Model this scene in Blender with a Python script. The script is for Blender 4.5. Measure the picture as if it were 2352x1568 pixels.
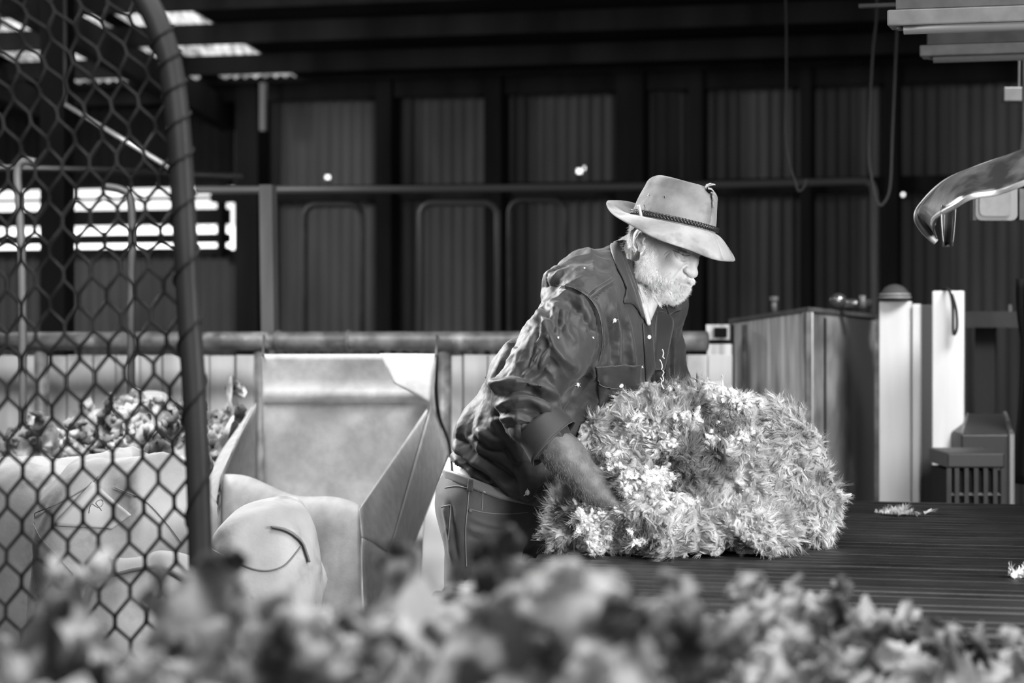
import bpy, bmesh, math, random
import numpy as np
from mathutils import Vector, Matrix
from mathutils.bvhtree import BVHTree
random.seed(7)
RNG = np.random.default_rng(11)
sc = bpy.context.scene
for o in list(bpy.data.objects): bpy.data.objects.remove(o)

# ---------------------------------------------------------------- camera
FPX = 85 / 36 * 2352
CAMZ, HZ = 1.4, 748.0
cd = bpy.data.cameras.new('camera'); cam = bpy.data.objects.new('camera', cd)
sc.collection.objects.link(cam); sc.camera = cam
cd.lens = 85; cd.sensor_width = 36; cd.clip_start = .05; cd.clip_end = 200
cam.location = (0, 0, CAMZ); cam.rotation_euler = (math.pi / 2, 0, 0)
cd.shift_y = -(784 - HZ) / 2352
cd.dof.use_dof = True; cd.dof.focus_distance = 5.85; cd.dof.aperture_fstop = 3.7

# ---------------------------------------------------------------- world, lights, exposure
w = bpy.data.worlds.new('sky'); sc.world = w; w.use_nodes = True
bg = w.node_tree.nodes['Background']; bg.inputs[0].default_value = (.9, .9, .9, 1); bg.inputs[1].default_value = 3.2
vs = sc.view_settings; vs.view_transform = 'Standard'; vs.look = 'None'; vs.gamma = 1; vs.exposure = 0; vs.use_curve_mapping = False
sc.cycles.max_bounces = 6; sc.cycles.diffuse_bounces = 3; sc.cycles.glossy_bounces = 3
sc.cycles.transmission_bounces = 3; sc.cycles.transparent_max_bounces = 6
sc.cycles.sample_clamp_indirect = 4


def area(name, loc, target, sx, sy, power, spread=180):
    l = bpy.data.lights.new(name, 'AREA'); l.shape = 'RECTANGLE'; l.size = sx; l.size_y = sy; l.energy = power
    l.spread = math.radians(spread)
    o = bpy.data.objects.new(name, l); sc.collection.objects.link(o); o.location = loc
    o.rotation_euler = (Vector(target) - Vector(loc)).to_track_quat('-Z', 'Y').to_euler()
    return o


area('skylight_over_table', (.75, 4.6, 3.6), (.35, 5.9, 1.1), 1.8, 1.4, 34, 120)
area('left_rim_light', (-1.9, 7.6, 2.7), (.15, 5.95, 1.3), .9, 1.2, 42, 70)  # unseen lamp added for a rim on his back; no doorway here
area('face_key_light', (1.9, 3.3, 1.75), (.38, 6.0, 1.5), 1.1, 1.1, 42, 90)  # unseen lamp added to light the face from front right
area('front_fill_light', (-.6, -1.5, 2.8), (0, 8, 1.0), 3.5, 1.6, 48)  # unseen frontal fill behind the camera; the front wall is closed
area('right_panel_light', (2.4, 7.3, 3.3), (1.75, 9.2, .9), 1.2, .8, 26, 70)  # unseen lamp aimed at the right-hand panels; the roof is closed here
area('fence_fill_light', (-1.7, 7.3, 3.3), (-1.6, 8.6, .9), 1.8, .8, 64, 100)  # unseen lamp placed to brighten the fence behind the netting
area('heap_fill_light', (0, 2.6, 3.4), (0, 2.7, 1.1), 2.2, .8, 30, 110)  # unseen lamp added to brighten the foreground wool heap
area('white_patch_light', (-.15, 7.5, 3.2), (-.27, 8.2, .7), .5, .5, 5, 34)  # unseen narrow lamp added to brighten the white shape behind the man
area('far_wall_light', (-4.2, 12.6, 3.4), (2.0, 16.8, 2.0), 1.6, 1.4, 120)  # pair of unseen lamps added to brighten and rake the tin wall
area('far_wall_light', (4.6, 11.4, 3.6), (2.0, 16.4, 2.0), 1.6, 1.4, 34)

# ---------------------------------------------------------------- frames
TH = math.radians(16)
CA, SA = math.cos(TH), math.sin(TH)
AV, BV = Vector((CA, -SA, 0)), Vector((SA, CA, 0))


def P(px, py, d):
    """point seen at pixel px,py at distance d in front of the camera"""
    return Vector(((px - 1176) / FPX * d, d, CAMZ - (py - HZ) / FPX * d))


def W(s, D, z): return AV * s + BV * D + Vector((0, 0, z))


def bp(px, py, D):
    """building coordinates (s along the back wall, z) of a pixel on the plane D"""
    u = (px - 1176) / FPX
    Y = D / (CA + u * SA); X = u * Y
    return X * CA - Y * SA, CAMZ - (py - HZ) / FPX * Y


# ---------------------------------------------------------------- materials
MATS = {}


def nt(m): return m.node_tree.nodes, m.node_tree.links


def mat(name, v=.3, rough=.7, metal=0, v2=None, scale=6, stretch=(1, 1, 1), bump=0, bscale=60, detail=5, lo=.35, hi=.65,
        sheen=0, coords='Object', spec=.5, trans=0, v3=None, scale3=1.5, lo3=.5, hi3=.7):
    if name in MATS: return MATS[name]
    m = bpy.data.materials.new(name); m.use_nodes = True
    N, L = nt(m); b = N['Principled BSDF']
    g = lambda x: (x, x, x, 1)
    b.inputs['Base Color'].default_value = g(v); b.inputs['Roughness'].default_value = rough; b.inputs['Metallic'].default_value = metal
    b.inputs['Specular IOR Level'].default_value = spec
    if sheen: b.inputs['Sheen Weight'].default_value = sheen
    if v2 is not None or bump:
        tc = N.new('ShaderNodeTexCoord'); mp = N.new('ShaderNodeMapping'); mp.inputs['Scale'].default_value = stretch
        L.new(tc.outputs[coords], mp.inputs[0])
    if v2 is not None:
        n = N.new('ShaderNodeTexNoise'); n.inputs['Scale'].default_value = scale; n.inputs['Detail'].default_value = detail
        r = N.new('ShaderNodeValToRGB'); r.color_ramp.elements[0].position = lo; r.color_ramp.elements[1].position = hi
        r.color_ramp.elements[0].color = g(v); r.color_ramp.elements[1].color = g(v2)
        L.new(mp.outputs[0], n.inputs['Vector']); L.new(n.outputs[0], r.inputs[0])
        out = r.outputs[0]
        if v3 is not None:
            n3 = N.new('ShaderNodeTexNoise'); n3.inputs['Scale'].default_value = scale3; n3.inputs['Detail'].default_value = 4
            r3 = N.new('ShaderNodeValToRGB'); r3.color_ramp.elements[0].position = lo3; r3.color_ramp.elements[1].position = hi3
            mx = N.new('ShaderNodeMix'); mx.data_type = 'RGBA'
            L.new(tc.outputs[coords], n3.inputs['Vector']); L.new(n3.outputs[0], r3.inputs[0]); L.new(r3.outputs[0], mx.inputs[0])
            L.new(out, mx.inputs[6]); mx.inputs[7].default_value = g(v3); out = mx.outputs[2]
        L.new(out, b.inputs['Base Color'])
    if bump:
        n2 = N.new('ShaderNodeTexNoise'); n2.inputs['Scale'].default_value = bscale; n2.inputs['Detail'].default_value = 6
        bm_ = N.new('ShaderNodeBump'); bm_.inputs['Strength'].default_value = bump; bm_.inputs['Distance'].default_value = .01
        L.new(mp.outputs[0], n2.inputs['Vector']); L.new(n2.outputs[0], bm_.inputs['Height']); L.new(bm_.outputs[0], b.inputs['Normal'])
    if trans:
        t = N.new('ShaderNodeBsdfTranslucent'); t.inputs[0].default_value = g(max(v, v2 or 0))
        ms = N.new('ShaderNodeMixShader'); ms.inputs[0].default_value = trans
        if v2 is not None: L.new(out, t.inputs[0])
        L.new(b.outputs[0], ms.inputs[1]); L.new(t.outputs[0], ms.inputs[2]); L.new(ms.outputs[0], N['Material Output'].inputs[0])
    MATS[name] = m
    return m


# ---------------------------------------------------------------- mesh helpers
def lin(ob, parent=None):
    sc.collection.objects.link(ob)
    if parent is not None:
        ob.parent = parent
        ob.matrix_parent_inverse = Matrix.Translation(-parent.location) if parent.location.length else Matrix()
    return ob


def pymesh(name, v, f, m, parent=None, smooth=False, uv=None):
    me = bpy.data.meshes.new(name)
    me.from_pydata([tuple(p) for p in v] if not isinstance(v, np.ndarray) else v.tolist(), [], f if not isinstance(f, np.ndarray) else f.tolist())
    me.update()
    if smooth: me.polygons.foreach_set('use_smooth', [True] * len(me.polygons))
    if m: me.materials.append(m)
    return lin(bpy.data.objects.new(name, me), parent)


def tag(o, label=None, cat=None, group=None, kind=None):
    if label: o['label'] = label
    if cat: o['category'] = cat
    if group: o['group'] = group
    if kind: o['kind'] = kind
    return o


def empty(name, loc, label, cat, group=None):
    o = bpy.data.objects.new(name, None); sc.collection.objects.link(o); o.location = loc
    return tag(o, label, cat, group)


def cr(pts, n=8, closed=False):
    """Catmull-Rom through points"""
    p = [Vector(q) for q in pts]; out = []
    m = len(p)
    for i in range(m if closed else m - 1):
        if closed: a, b, c, d = p[(i - 1) % m], p[i], p[(i + 1) % m], p[(i + 2) % m]
        else: a, b, c, d = p[max(i - 1, 0)], p[i], p[i + 1], p[min(i + 2, m - 1)]
        for k in range(n):
            t = k / n
            out.append(.5 * ((2 * b) + (-a + c) * t + (2 * a - 5 * b + 4 * c - d) * t * t + (-a + 3 * b - 3 * c + d) * t ** 3))
    if not closed: out.append(p[-1])
    return out


class MB:
    def __init__(s): s.v = []; s.f = []

    def add(s, v, f):
        n = len(s.v); s.v += [tuple(p) for p in v]; s.f += [tuple(i + n for i in q) for q in f]; return s

    def hexa(s, c):
        return s.add(c, [(0, 3, 2, 1), (4, 5, 6, 7), (0, 1, 5, 4), (1, 2, 6, 5), (2, 3, 7, 6), (3, 0, 4, 7)])

    def box(s, s0, s1, D0, D1, z0, z1):
        return s.hexa([W(s0, D0, z0), W(s1, D0, z0), W(s1, D1, z0), W(s0, D1, z0), W(s0, D0, z1), W(s1, D0, z1), W(s1, D1, z1), W(s0, D1, z1)])

    def pbox(s, x0, y0, x1, y1, D, t):
        """box whose front face on building plane D covers pixels x0..x1, y0..y1; t deep"""
        a, z1 = bp(x0, y0, D); b, z0 = bp(x1, y1, D)
        _, z1b = bp(x1, y0, D); _, z0b = bp(x0, y1, D)
        z1 = (z1 + z1b) / 2; z0 = (z0 + z0b) / 2
        return s.box(a, b, D, D + t, z0, z1)

    def cbox(s, c, hx, hy, hz, rot=0):
        c = Vector(c); ca, sa = math.cos(rot), math.sin(rot)
        q = lambda x, y, z: c + Vector((x * ca - y * sa, x * sa + y * ca, z))
        return s.hexa([q(-hx, -hy, -hz), q(hx, -hy, -hz), q(hx, hy, -hz), q(-hx, hy, -hz), q(-hx, -hy, hz), q(hx, -hy, hz), q(hx, hy, hz), q(-hx, hy, hz)])

    def tube(s, pts, r, n=8, closed=False, flat=1.0):
        pts = [Vector(p) for p in pts]; m = len(pts)
        rs = r if hasattr(r, '__len__') else [r] * m
        base = len(s.v); prev = None
        for i, p in enumerate(pts):
            if closed: t = pts[(i + 1) % m] - pts[i - 1]
            else: t = pts[min(i + 1, m - 1)] - pts[max(i - 1, 0)]
            t = t.normalized() if t.length else Vector((0, 0, 1))
            if prev is None: prev = t.orthogonal().normalized() if abs(t.z) > .9 else Vector((0, 0, 1)).cross(t).normalized()
            u = (prev - t * prev.dot(t)).normalized(); v = t.cross(u); prev = u
            for k in range(n):
                a = 2 * math.pi * k / n
                s.v.append(tuple(p + (u * math.cos(a) + v * math.sin(a) * flat) * rs[i]))
        for i in range(m if closed else m - 1):
            j = (i + 1) % m
            for k in range(n):
                k2 = (k + 1) % n
                s.f.append((base + i * n + k, base + i * n + k2, base + j * n + k2, base + j * n + k))
        if not closed:
            s.f.append(tuple(base + k for k in range(n))[::-1]); s.f.append(tuple(base + (m - 1) * n + k for k in range(n)))
        return s

    def ball(s, c, rx, ry=None, rz=None, n=10, m=7):
        ry = ry or rx; rz = rz or rx; c = Vector(c); base = len(s.v)
        for i in range(m + 1):
            th = math.pi * i / m
            for k in range(n):
                a = 2 * math.pi * k / n
                s.v.append((c.x + rx * math.sin(th) * math.cos(a), c.y + ry * math.sin(th) * math.sin(a), c.z + rz * math.cos(th)))
        for i in range(m):
            for k in range(n):
                k2 = (k + 1) % n
                s.f.append((base + i * n + k, base + (i + 1) * n + k, base + (i + 1) * n + k2, base + i * n + k2))
        return s

    def grid(s, fn, nu, nv):
        base = len(s.v)
        for i in range(nu + 1):
            for j in range(nv + 1): s.v.append(tuple(fn(i / nu, j / nv)))
        for i in range(nu):
            for j in range(nv):
                a = base + i * (nv + 1) + j
                s.f.append((a, a + nv + 1, a + nv + 2, a + 1))
        return s

    def build(s, name, m, parent=None, smooth=False, bevel=0, solid=0, sub=0, center=True):
        o = pymesh(name, s.v, s.f, m, parent, smooth)
        if solid:
            k = o.modifiers.new('s', 'SOLIDIFY'); k.thickness = solid; k.offset = 0
        if bevel:
            k = o.modifiers.new('b', 'BEVEL'); k.width = bevel; k.segments = 2; k.limit_method = 'ANGLE'
        if sub:
            k = o.modifiers.new('d', 'SUBSURF'); k.levels = sub; k.render_levels = sub
        return o


# vectorised value noise (smooth, 3 octaves by request)
_T = RNG.random(4096).astype(np.float32) * 2 - 1


def vnoise(p, freq=1.0, oct=1, seed=0):
    p = np.asarray(p, np.float32) * freq
    out = np.zeros(len(p), np.float32); amp = 1.0
    for o in range(oct):
        q = p * (2 ** o) + 31.7 * (o + seed * 3.1)
        i = np.floor(q).astype(np.int64); f = (q - i).astype(np.float32); f = f * f * (3 - 2 * f)
        acc = 0
        for dx in (0, 1):
            for dy in (0, 1):
                for dz in (0, 1):
                    h = ((i[:, 0] + dx) * 73856093 ^ (i[:, 1] + dy) * 19349663 ^ (i[:, 2] + dz) * 83492791) & 4095
                    wgt = (f[:, 0] if dx else 1 - f[:, 0]) * (f[:, 1] if dy else 1 - f[:, 1]) * (f[:, 2] if dz else 1 - f[:, 2])
                    acc = acc + _T[h] * wgt
        out += acc * amp; amp *= .5
    return out
# ================================================================ the shed
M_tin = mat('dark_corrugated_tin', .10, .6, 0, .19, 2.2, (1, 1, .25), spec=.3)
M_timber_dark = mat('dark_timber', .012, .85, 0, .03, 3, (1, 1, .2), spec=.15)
M_roof = mat('dark_roof_tin', .012, .8, 0, .022, 2, spec=.15)  # near-black tone shared by roof and shell walls
M_floor = mat('worn_floorboards', .10, .7, 0, .2, 3, (1, 8, 1), bump=.1)
M_sky = mat('clear_roof_sheet', .15, .5, 0, .7, 5, (6, .6, 1), trans=.8)
M_white = mat('weathered_white_paint', .68, .6, 0, .45, 9, (1, 1, .12), v3=.2, scale3=4, lo3=.58, hi3=.8, bump=.15)
M_pipe = mat('mottled_galvanised_pipe', .22, .5, .2, .09, 14, spec=.4, v3=.4, scale3=9, lo3=.6, hi3=.75)
M_pipe_dark = mat('dark_steel_pipe', .04, .5, .2, .07, 9)
M_post = mat('grey_timber_post', .18, .8, 0, .1, 7, (1, 1, .15), bump=.3)
M_black = mat('black_gap', .008, .9, spec=.1)

DW = 17 * CA


def corr(name, s0, s1, z0, z1, D, m, pitch=.084, amp=.017, holes=(), zs=None, vertical=True):
    n = int((s1 - s0) / pitch * 6); zl = [z0, z1] + (zs or [])
    for hs, hz, r in holes: zl += [hz - r, hz + r]
    zl = sorted(zl)
    v = []; f = []
    S = [s0 + (s1 - s0) * i / n for i in range(n + 1)]
    for s in S:
        y = D + amp * math.sin(2 * math.pi * s / pitch)
        for z in zl: v.append(W(s, y, z))
    k = len(zl)
    for i in range(n):
        for j in range(k - 1):
            cs, cz = (S[i] + S[i + 1]) / 2, (zl[j] + zl[j + 1]) / 2
            if any(abs(cs - hs) < r and abs(cz - hz) < r for hs, hz, r in holes): continue
            f.append((i * k + j, (i + 1) * k + j, (i + 1) * k + j + 1, i * k + j + 1))
    return pymesh(name, v, f, m, smooth=True)


sL, zl_ = bp(537, 300, DW)
sR = bp(2352, 0, DW)[0] + 6.5
sLL = bp(0, 0, DW)[0] - 2.0
holes = []
for hx, hy, r in ((752, 407, .012), (1329, 393, .015), (1342, 386, .012), (2073, 447, .010), (596, 407, .005)):
    s, z = bp(hx, hy, DW); holes.append((s, z, r))
tag(corr('wall_back', sL, sR, 0, 4.4, DW, M_tin, holes=holes), kind='structure')
zg = bp(300, 575, DW)[1]; zt = bp(300, 432, DW)[1]
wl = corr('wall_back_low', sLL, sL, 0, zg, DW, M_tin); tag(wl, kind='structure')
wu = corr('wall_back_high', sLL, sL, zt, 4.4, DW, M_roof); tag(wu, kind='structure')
ZR = lambda D: 3.12 + (DW - D) * .13       # roof height
FRONT = -4.5
# roof with two clear-sheet bays on the left
SR = sR + .2; SLf = sLL - .2
c1 = (bp(20, 20, 15.2)[0], bp(360, 20, 15.2)[0]); c2 = (bp(440, 100, 15.4)[0], bp(610, 100, 15.4)[0])
def roofpart(n, a, b, D0, D1, m):
    mb = MB(); nn = max(2, int((b - a) / .076 * 4))
    mb.grid(lambda u, v: W(a + (b - a) * u, D0 + (D1 - D0) * v, ZR(D0 + (D1 - D0) * v) + .012 * math.sin((a + (b - a) * u) / .076 * 2 * math.pi)), nn, 1)
    return mb.build(n, m, smooth=True)
R0 = 12.6
rf = MB()
for a, b, D0, D1 in ((SLf, SR, FRONT, R0), (SLf, c1[0], R0, DW + .3), (c1[1], c2[0], R0, DW + .3), (c2[1], SR, R0, DW + .3)):
    rf.hexa([W(a, D0, ZR(D0)), W(b, D0, ZR(D0)), W(b, D1, ZR(D1)), W(a, D1, ZR(D1)), W(a, D0, ZR(D0) + .02), W(b, D0, ZR(D0) + .02), W(b, D1, ZR(D1) + .02), W(a, D1, ZR(D1) + .02)])
tag(rf.build('ceiling', M_roof), kind='structure')
tag(roofpart('window_1', c1[0], c1[1], R0, DW + .3, M_sky), kind='structure')
tag(roofpart('window_2', c2[0], c2[1], R0, DW + .3, M_sky), kind='structure')
k = 0
def trim(mb, m=None, bevel=0):
    global k; k += 1
    return tag(mb.build('trim_%d' % k, m or M_timber_dark, bevel=bevel), kind='structure')
D = 12.8
while D < DW - .1:                                    # purlins
    trim(MB().box(SLf, SR, D, D + .07, ZR(D) - .15, ZR(D) - .02)); D += .82
for s in (c1[0] - .1, c1[1] + .05, 3.2):                      # rafters
    mb = MB(); z = ZR(6); a, b = s - .06, s + .06
    mb.hexa([W(a, 6, ZR(6) - .3), W(b, 6, ZR(6) - .3), W(b, DW, ZR(DW) - .3), W(a, DW, ZR(DW) - .3), W(a, 6, ZR(6) - .1), W(b, 6, ZR(6) - .1), W(b, DW, ZR(DW) - .1), W(a, DW, ZR(DW) - .1)])
    trim(mb)
# wall plate, girts, studs
z1 = bp(600, 150, DW - .3)[1]; z0 = bp(600, 192, DW - .3)[1]
trim(MB().box(sLL, sR, DW - .35, DW - .1, z0, z1 + .35))
z1 = bp(650, 428, DW - .2)[1]; z0 = bp(650, 462, DW - .2)[1]
trim(MB().box(sL - .1, sR, DW - .2, DW - .08, z0, z1))
for a, b in ((862, 897), (1112, 1150), (1414, 1476), (1581, 1612), (1836, 1862), (2030, 2062), (540, 592)):
    s0, _ = bp(a, 0, DW - .3); s1, _ = bp(b, 0, DW - .3)
    trim(MB().box(s0, s1, DW - .3, DW - .08, 0, 3.3))
# pale conduit strip and darker opening rails at the left
trim(MB().pbox(596, 190, 608, 300, DW - .5, .05), mat('pale_conduit', .3, .6))
for y0, y1 in ((455, 461), (483, 518), (539, 560), (571, 585), (425, 433)):
    sa, za = bp(-60, y0, DW - .1); sb, zb = bp(-60, y1, DW - .1)
    a_, zc = bp(537, y0, DW - .1); _, zd = bp(537, y1, DW - .1)
    trim(MB().box(sLL, sL, DW - .14, DW - .05, (zb + zd) / 2, (za + zc) / 2))
trim(MB().pbox(498, 425, 508, 590, DW - .2, .1))
# awning roof outside the opening
aw = MB()
s0, s1 = sLL - 1, sL + .2
zA = bp(300, 420, DW + 1)[1]
aw.grid(lambda u, v: W(s0 + (s1 - s0) * u, DW + 1 + 3.0 * v, zA - .22 * v + .012 * math.sin(u * (s1 - s0) / .1 * 6.28)), int((s1 - s0) / .1 * 6), 2)
tag(aw.build('awning', mat('sunlit_awning_sheet', .75, .5, trans=.75), smooth=True, solid=0), 'translucent corrugated awning outside the long slot in the back wall', 'awning')
# remaining shell
fl = MB(); fl.box(SLf, SR, FRONT, DW + .3, -.06, 0); tag(fl.build('floor', M_floor), kind='structure')
tag(MB().box(SLf - .1, SLf, FRONT, DW + .3, 0, 6).build('wall_left', M_roof), kind='structure')
tag(MB().box(SR, SR + .1, FRONT, DW + .3, 0, 6).build('wall_right', M_roof), kind='structure')
tag(MB().box(SLf, SR, FRONT - .1, FRONT, 0, 6).build('wall_front', M_roof), kind='structure')
# the ground outside
gm = MB(); gm.box(-30, 30, DW + .35, DW + 30, -.08, -.02); tag(gm.build('ground', mat('dry_yard_dirt', .5, .9)), kind='structure')

# ---------------------------------------------------------------- yard rails behind
def bpt(px, py, D):
    s, z = bp(px, py, D); return W(s, D, z)
def arch(pts, D, r, n=8, m=M_pipe_dark):
    return MB().tube(cr([bpt(x, y, D) for x, y in pts], 6), r, n)
DR = 9.0
rail = empty('pipe_rail', W(-2, DR, 0), 'thick mottled steel pipe rail running level above the white board fence', 'rail')
MB().tube([bpt(x, 783, DR) if x < 1700 else bpt(x, 783, DR) for x in (-120, 300, 700, 1100, 1500, 1625)], .038, 14).build('pipe', M_pipe, rail, smooth=True)
for x in (95, 600, 1020):
    a = bpt(x, 783, DR + .02)
    MB().tube([Vector((a.x, a.y + .02, 0)), a], .03, 10).build('post', M_pipe, rail, smooth=True)
for x in (872 - 70, 640):
    MB().tube([bpt(x - 4, 783, DR), bpt(x + 4, 783, DR)], .044, 14).build('sleeve', M_pipe, rail, smooth=True)
# board fence
fe = MB(); x = -60
random.seed(3)
DF = DR + .25
while x < 1650:
    wd = random.uniform(50, 62)
    a, z1 = bp(x + 1.5, 815 + random.uniform(-1, 2), DF); b, _ = bp(x + wd - 2.5, 815, DF)
    dd = random.uniform(-.006, .006)
    fe.box(a, b, DF + dd, DF + .022 + dd, .02, z1); x += wd
fence = empty('board_fence', W(-2, DF, 0), 'fence of upright white painted boards behind the open bale bag', 'fence')
fe.build('boards', M_white, fence, bevel=.003)
for x, y, r in ((52, 875, .016), (60, 975, .007), (1032, 888, .008), (452, 845, .006)):
    q = bpt(x, y, DF - .004); MB().ball(q, r, .004, r * 1.1, 12, 8).build('knot', M_black, fence, smooth=True)
a, _ = bp(-60, 0, DF); b, _ = bp(1650, 0, DF)
MB().box(a, b, DF + .03, DF + .08, .95, 1.05).build('crossbar', M_timber_dark, fence)
MB().box(a, b, DF + .03, DF + .08, .3, .4).build('crossbar', M_timber_dark, fence)
MB().box(a + .05, a + .15, DF + .03, DF + .12, 0, 1.2).build('post', M_timber_dark, fence)
# far picket rail seen between rail and boards
pk = MB(); x = 640
while x < 1180:
    pk.pbox(x, 786, x + 13, 830, 10.4, .02); x += 27
pk.pbox(620, 826, 1190, 840, 10.38, .02)
s_, _ = bp(630, 0, 10.45); s2_, _ = bp(1180, 0, 10.45)
pf = empty('picket_gate', W(s_, 10.4, 0), 'dark low picket gate seen through the gap under the pipe rail', 'gate')
pk.build('pickets', mat('dull_picket', .08, .7), pf)
for q in (s_, s2_ - .06): MB().box(q, q + .06, 10.42, 10.48, 0, 1.2).build('post', M_timber_dark, pf)
# timber post
a, _ = bp(600, 0, 9.5); b, _ = bp(630, 0, 9.5)
z1 = bp(600, 424, 9.5)[1]
tp = MB().hexa([W(a + .02, 9.5, 0), W(b + .02, 9.5, 0), W(b + .02, 9.56, 0), W(a + .02, 9.56, 0), W(a - .012, 9.5, z1), W(b - .012, 9.5, z1), W(b - .012, 9.56, z1), W(a - .012, 9.56, z1)])
tag(tp.build('timber_post', M_post, bevel=.004), 'pale grey square timber post standing behind the left end of the bale bag', 'post')
# heavy dark column at the left
a, _ = bp(92, 0, 11); b, _ = bp(147, 0, 11)
trim(MB().box(a, b, 11, 11.12, 0, 4.0))
# bent pipe hoops of the pens
def hoop(xa, xb, yt, D, r, label, name='pen_hoop', m=M_pipe_dark, yb=None):
    mb = MB(); rr = min(28, (xb - xa) / 3)
    za = bpt(xa, yt, D); zb = bpt(xb, yt, D)
    pts = [Vector((za.x, za.y, 0)), bpt(xa, yt + rr * 2.2, D)]
    pts += [bpt(xa + rr * (1 - math.cos(t)), yt + rr - rr * math.sin(t), D) for t in np.linspace(0, math.pi / 2, 6)]
    pts += [bpt(xb - rr * (1 - math.cos(t)), yt + rr - rr * math.sin(t), D) for t in np.linspace(math.pi / 2, 0, 6)]
    pts += [bpt(xb, yt + rr * 2.2, D), Vector((zb.x, zb.y, 0))]
    mb.tube(pts, r, 8)
    tag(mb.build(name, m, smooth=True), label, 'pipe hoop', 'bent pipe hoops of the pens')
hoop(966, 1143, 466, 12.5, .019, 'dark bent pipe hoop against the tin wall, the one just left of the man', m=mat('hoop_steel', .09, .45, .3))
hoop(700, 832, 470, 12.2, .017, 'dark bent pipe hoop against the tin wall, between timber post and middle hoop')
hoop(1170, 1300, 460, 12.8, .015, 'dark bent pipe hoop against the tin wall, right above the man\'s shoulder')
# pen divider posts seen through the netting
tag(MB().tube(cr([Vector((*bpt(52, 700, 8)[:2], 0)), bpt(52, 740, 8), bpt(46, 500, 8), bpt(40, 400, 8), bpt(52, 372, 8), bpt(80, 372, 8)], 6), .016, 8).build('divider_post', mat('worn_divider_pipe', .12, .45, .3), smooth=True),
    'thin pale bent pipe upright seen through the netting, the one nearer the picture edge', 'pipe upright')
tag(MB().tube(cr([Vector((*bpt(301, 700, 8)[:2], 0)), bpt(301, 740, 8), bpt(304, 560, 8), bpt(300, 460, 8), bpt(280, 436, 8), bpt(240, 428, 8)], 6), .015, 8).build('divider_post', M_pipe_dark, smooth=True),
    'dark thin pipe upright with bent top seen through the netting beside the gate tube', 'pipe upright')
db = empty('diagonal_brace', bpt(150, 240, 9), 'shiny diagonal brace pipe high up behind the netting', 'brace')
MB().tube([bpt(150, 240, 9), bpt(395, 388, 9)], .010, 8).build('pipe', mat('shiny_brace', .75, .3, .5), db, smooth=True)
q = bpt(150, 240, 9); MB().tube([q, Vector((q.x, q.y, ZR(9) + .02))], .008, 6).build('hanger', M_pipe_dark, db)
tag(MB().tube([bpt(-80, 384, 10.9), bpt(250, 392, 10.9), bpt(560, 405, 10.9)], .016, 8).build('high_pipe', M_pipe_dark, smooth=True),
    'dark high pipe crossing level just above the bright slot', 'pipe')
# long high pipe that turns down at the right
vp = MB().tube([bpt(450, 437, 12), bpt(1000, 434, 12), bpt(1500, 428, 12), bpt(1960, 416, 12)] + [bpt(1990, 416, 12), bpt(2003, 424, 12), bpt(2008, 440, 12)] + [bpt(2008, 600, 12), Vector((*bpt(2008, 600, 12)[:2], 0))], .02, 10)
tag(vp.build('overhead_pipe', mat('dull_water_pipe', .13, .5, .2), smooth=True), 'long overhead pipe along the tin wall that turns down beside the rusty bin', 'pipe')
# ropes with hooks
def rope(pts, D, r, label, m):
    tag(MB().tube(cr([bpt(x, y, D) for x, y in pts], 8), r, 6).build('hanging_cord', m, smooth=True), label, 'cord', 'cords hanging from the roof')
M_rope = mat('grey_cord', .065, .8)
rope([(1803, -60), (1806, 60), (1806, 200), (1803, 300), (1812, 370), (1826, 415), (1834, 438), (1846, 430), (1852, 412)], 10, .004, 'thin hooked cord hanging from the roof right of the hat', M_rope)
rope([(2012, -60), (2014, 30), (2005, 120), (1998, 250), (1996, 360), (2004, 420), (2014, 460), (2026, 470), (2044, 430), (2050, 300), (2058, 120), (2066, -60)], 10, .0055, 'looped cord hanging from the roof beside the corner of the long pipe', M_rope)
# fluorescent battens
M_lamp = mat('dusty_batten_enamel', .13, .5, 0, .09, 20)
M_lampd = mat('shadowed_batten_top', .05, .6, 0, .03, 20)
def batten(x0, y0, sl, Y, h, label):
    root = empty('batten_light', P(x0, y0, Y), label, 'light fitting', 'fluorescent battens under the roof')
    a = P(x0, y0, Y); dv = (AV * 1.0); dv = Vector((1, -.28, 0)).normalized(); z = Vector((0, 0, 1)); nrm = Vector((dv.y, -dv.x, 0))
    if nrm.y > 0: nrm = -nrm
    L = 1.5
    def bx(u0, u1, n0, n1, zz0, zz1, nm, m, bev=.004):
        c = [a + dv * u + nrm * n + z * q for q in (zz0, zz1) for u, n in ((u0, n0), (u1, n0), (u1, n1), (u0, n1))]
        MB().hexa(c).build(nm, m, root, bevel=bev)
    bx(0, L, -.05, .05, -h * .48, 0, 'reflector', M_lamp)
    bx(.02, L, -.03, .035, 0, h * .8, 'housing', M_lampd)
    bx(.02, .06, -.02, .02, -h * .55, -h * .48, 'end_cap', M_lamp, .002)
    MB().tube([a + dv * .04 + z * (-h * .58) + nrm * .03, a + dv * L + z * (-h * .58) + nrm * .03], .013, 10).build('tube', mat('unlit_glass_tube', .17, .3), root, smooth=True)
    for u in (.3, 1.2):
        q = a + dv * u
        MB().tube([q + z * h * .7, Vector((q.x, q.y, ZR(q.dot(BV)) + .0))], .004, 6).build('drop_rod', M_pipe_dark, root)
batten(2043, 28, 0, 6.2, .085, 'unlit white fluorescent batten at upper right, the higher and longer of two')
batten(2116, 108, 0, 7.4, .07, 'unlit white fluorescent batten at upper right, hung under the longer one')
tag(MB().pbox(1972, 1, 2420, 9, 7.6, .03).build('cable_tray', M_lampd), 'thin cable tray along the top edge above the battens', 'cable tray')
jb = MB().cbox(P(2340, 218, 8.0), .055, .03, .024)
tag(jb.build('junction_box', M_lamp, bevel=.004), 'small pale box high against the dark wall right of the battens', 'electrical box')
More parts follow.
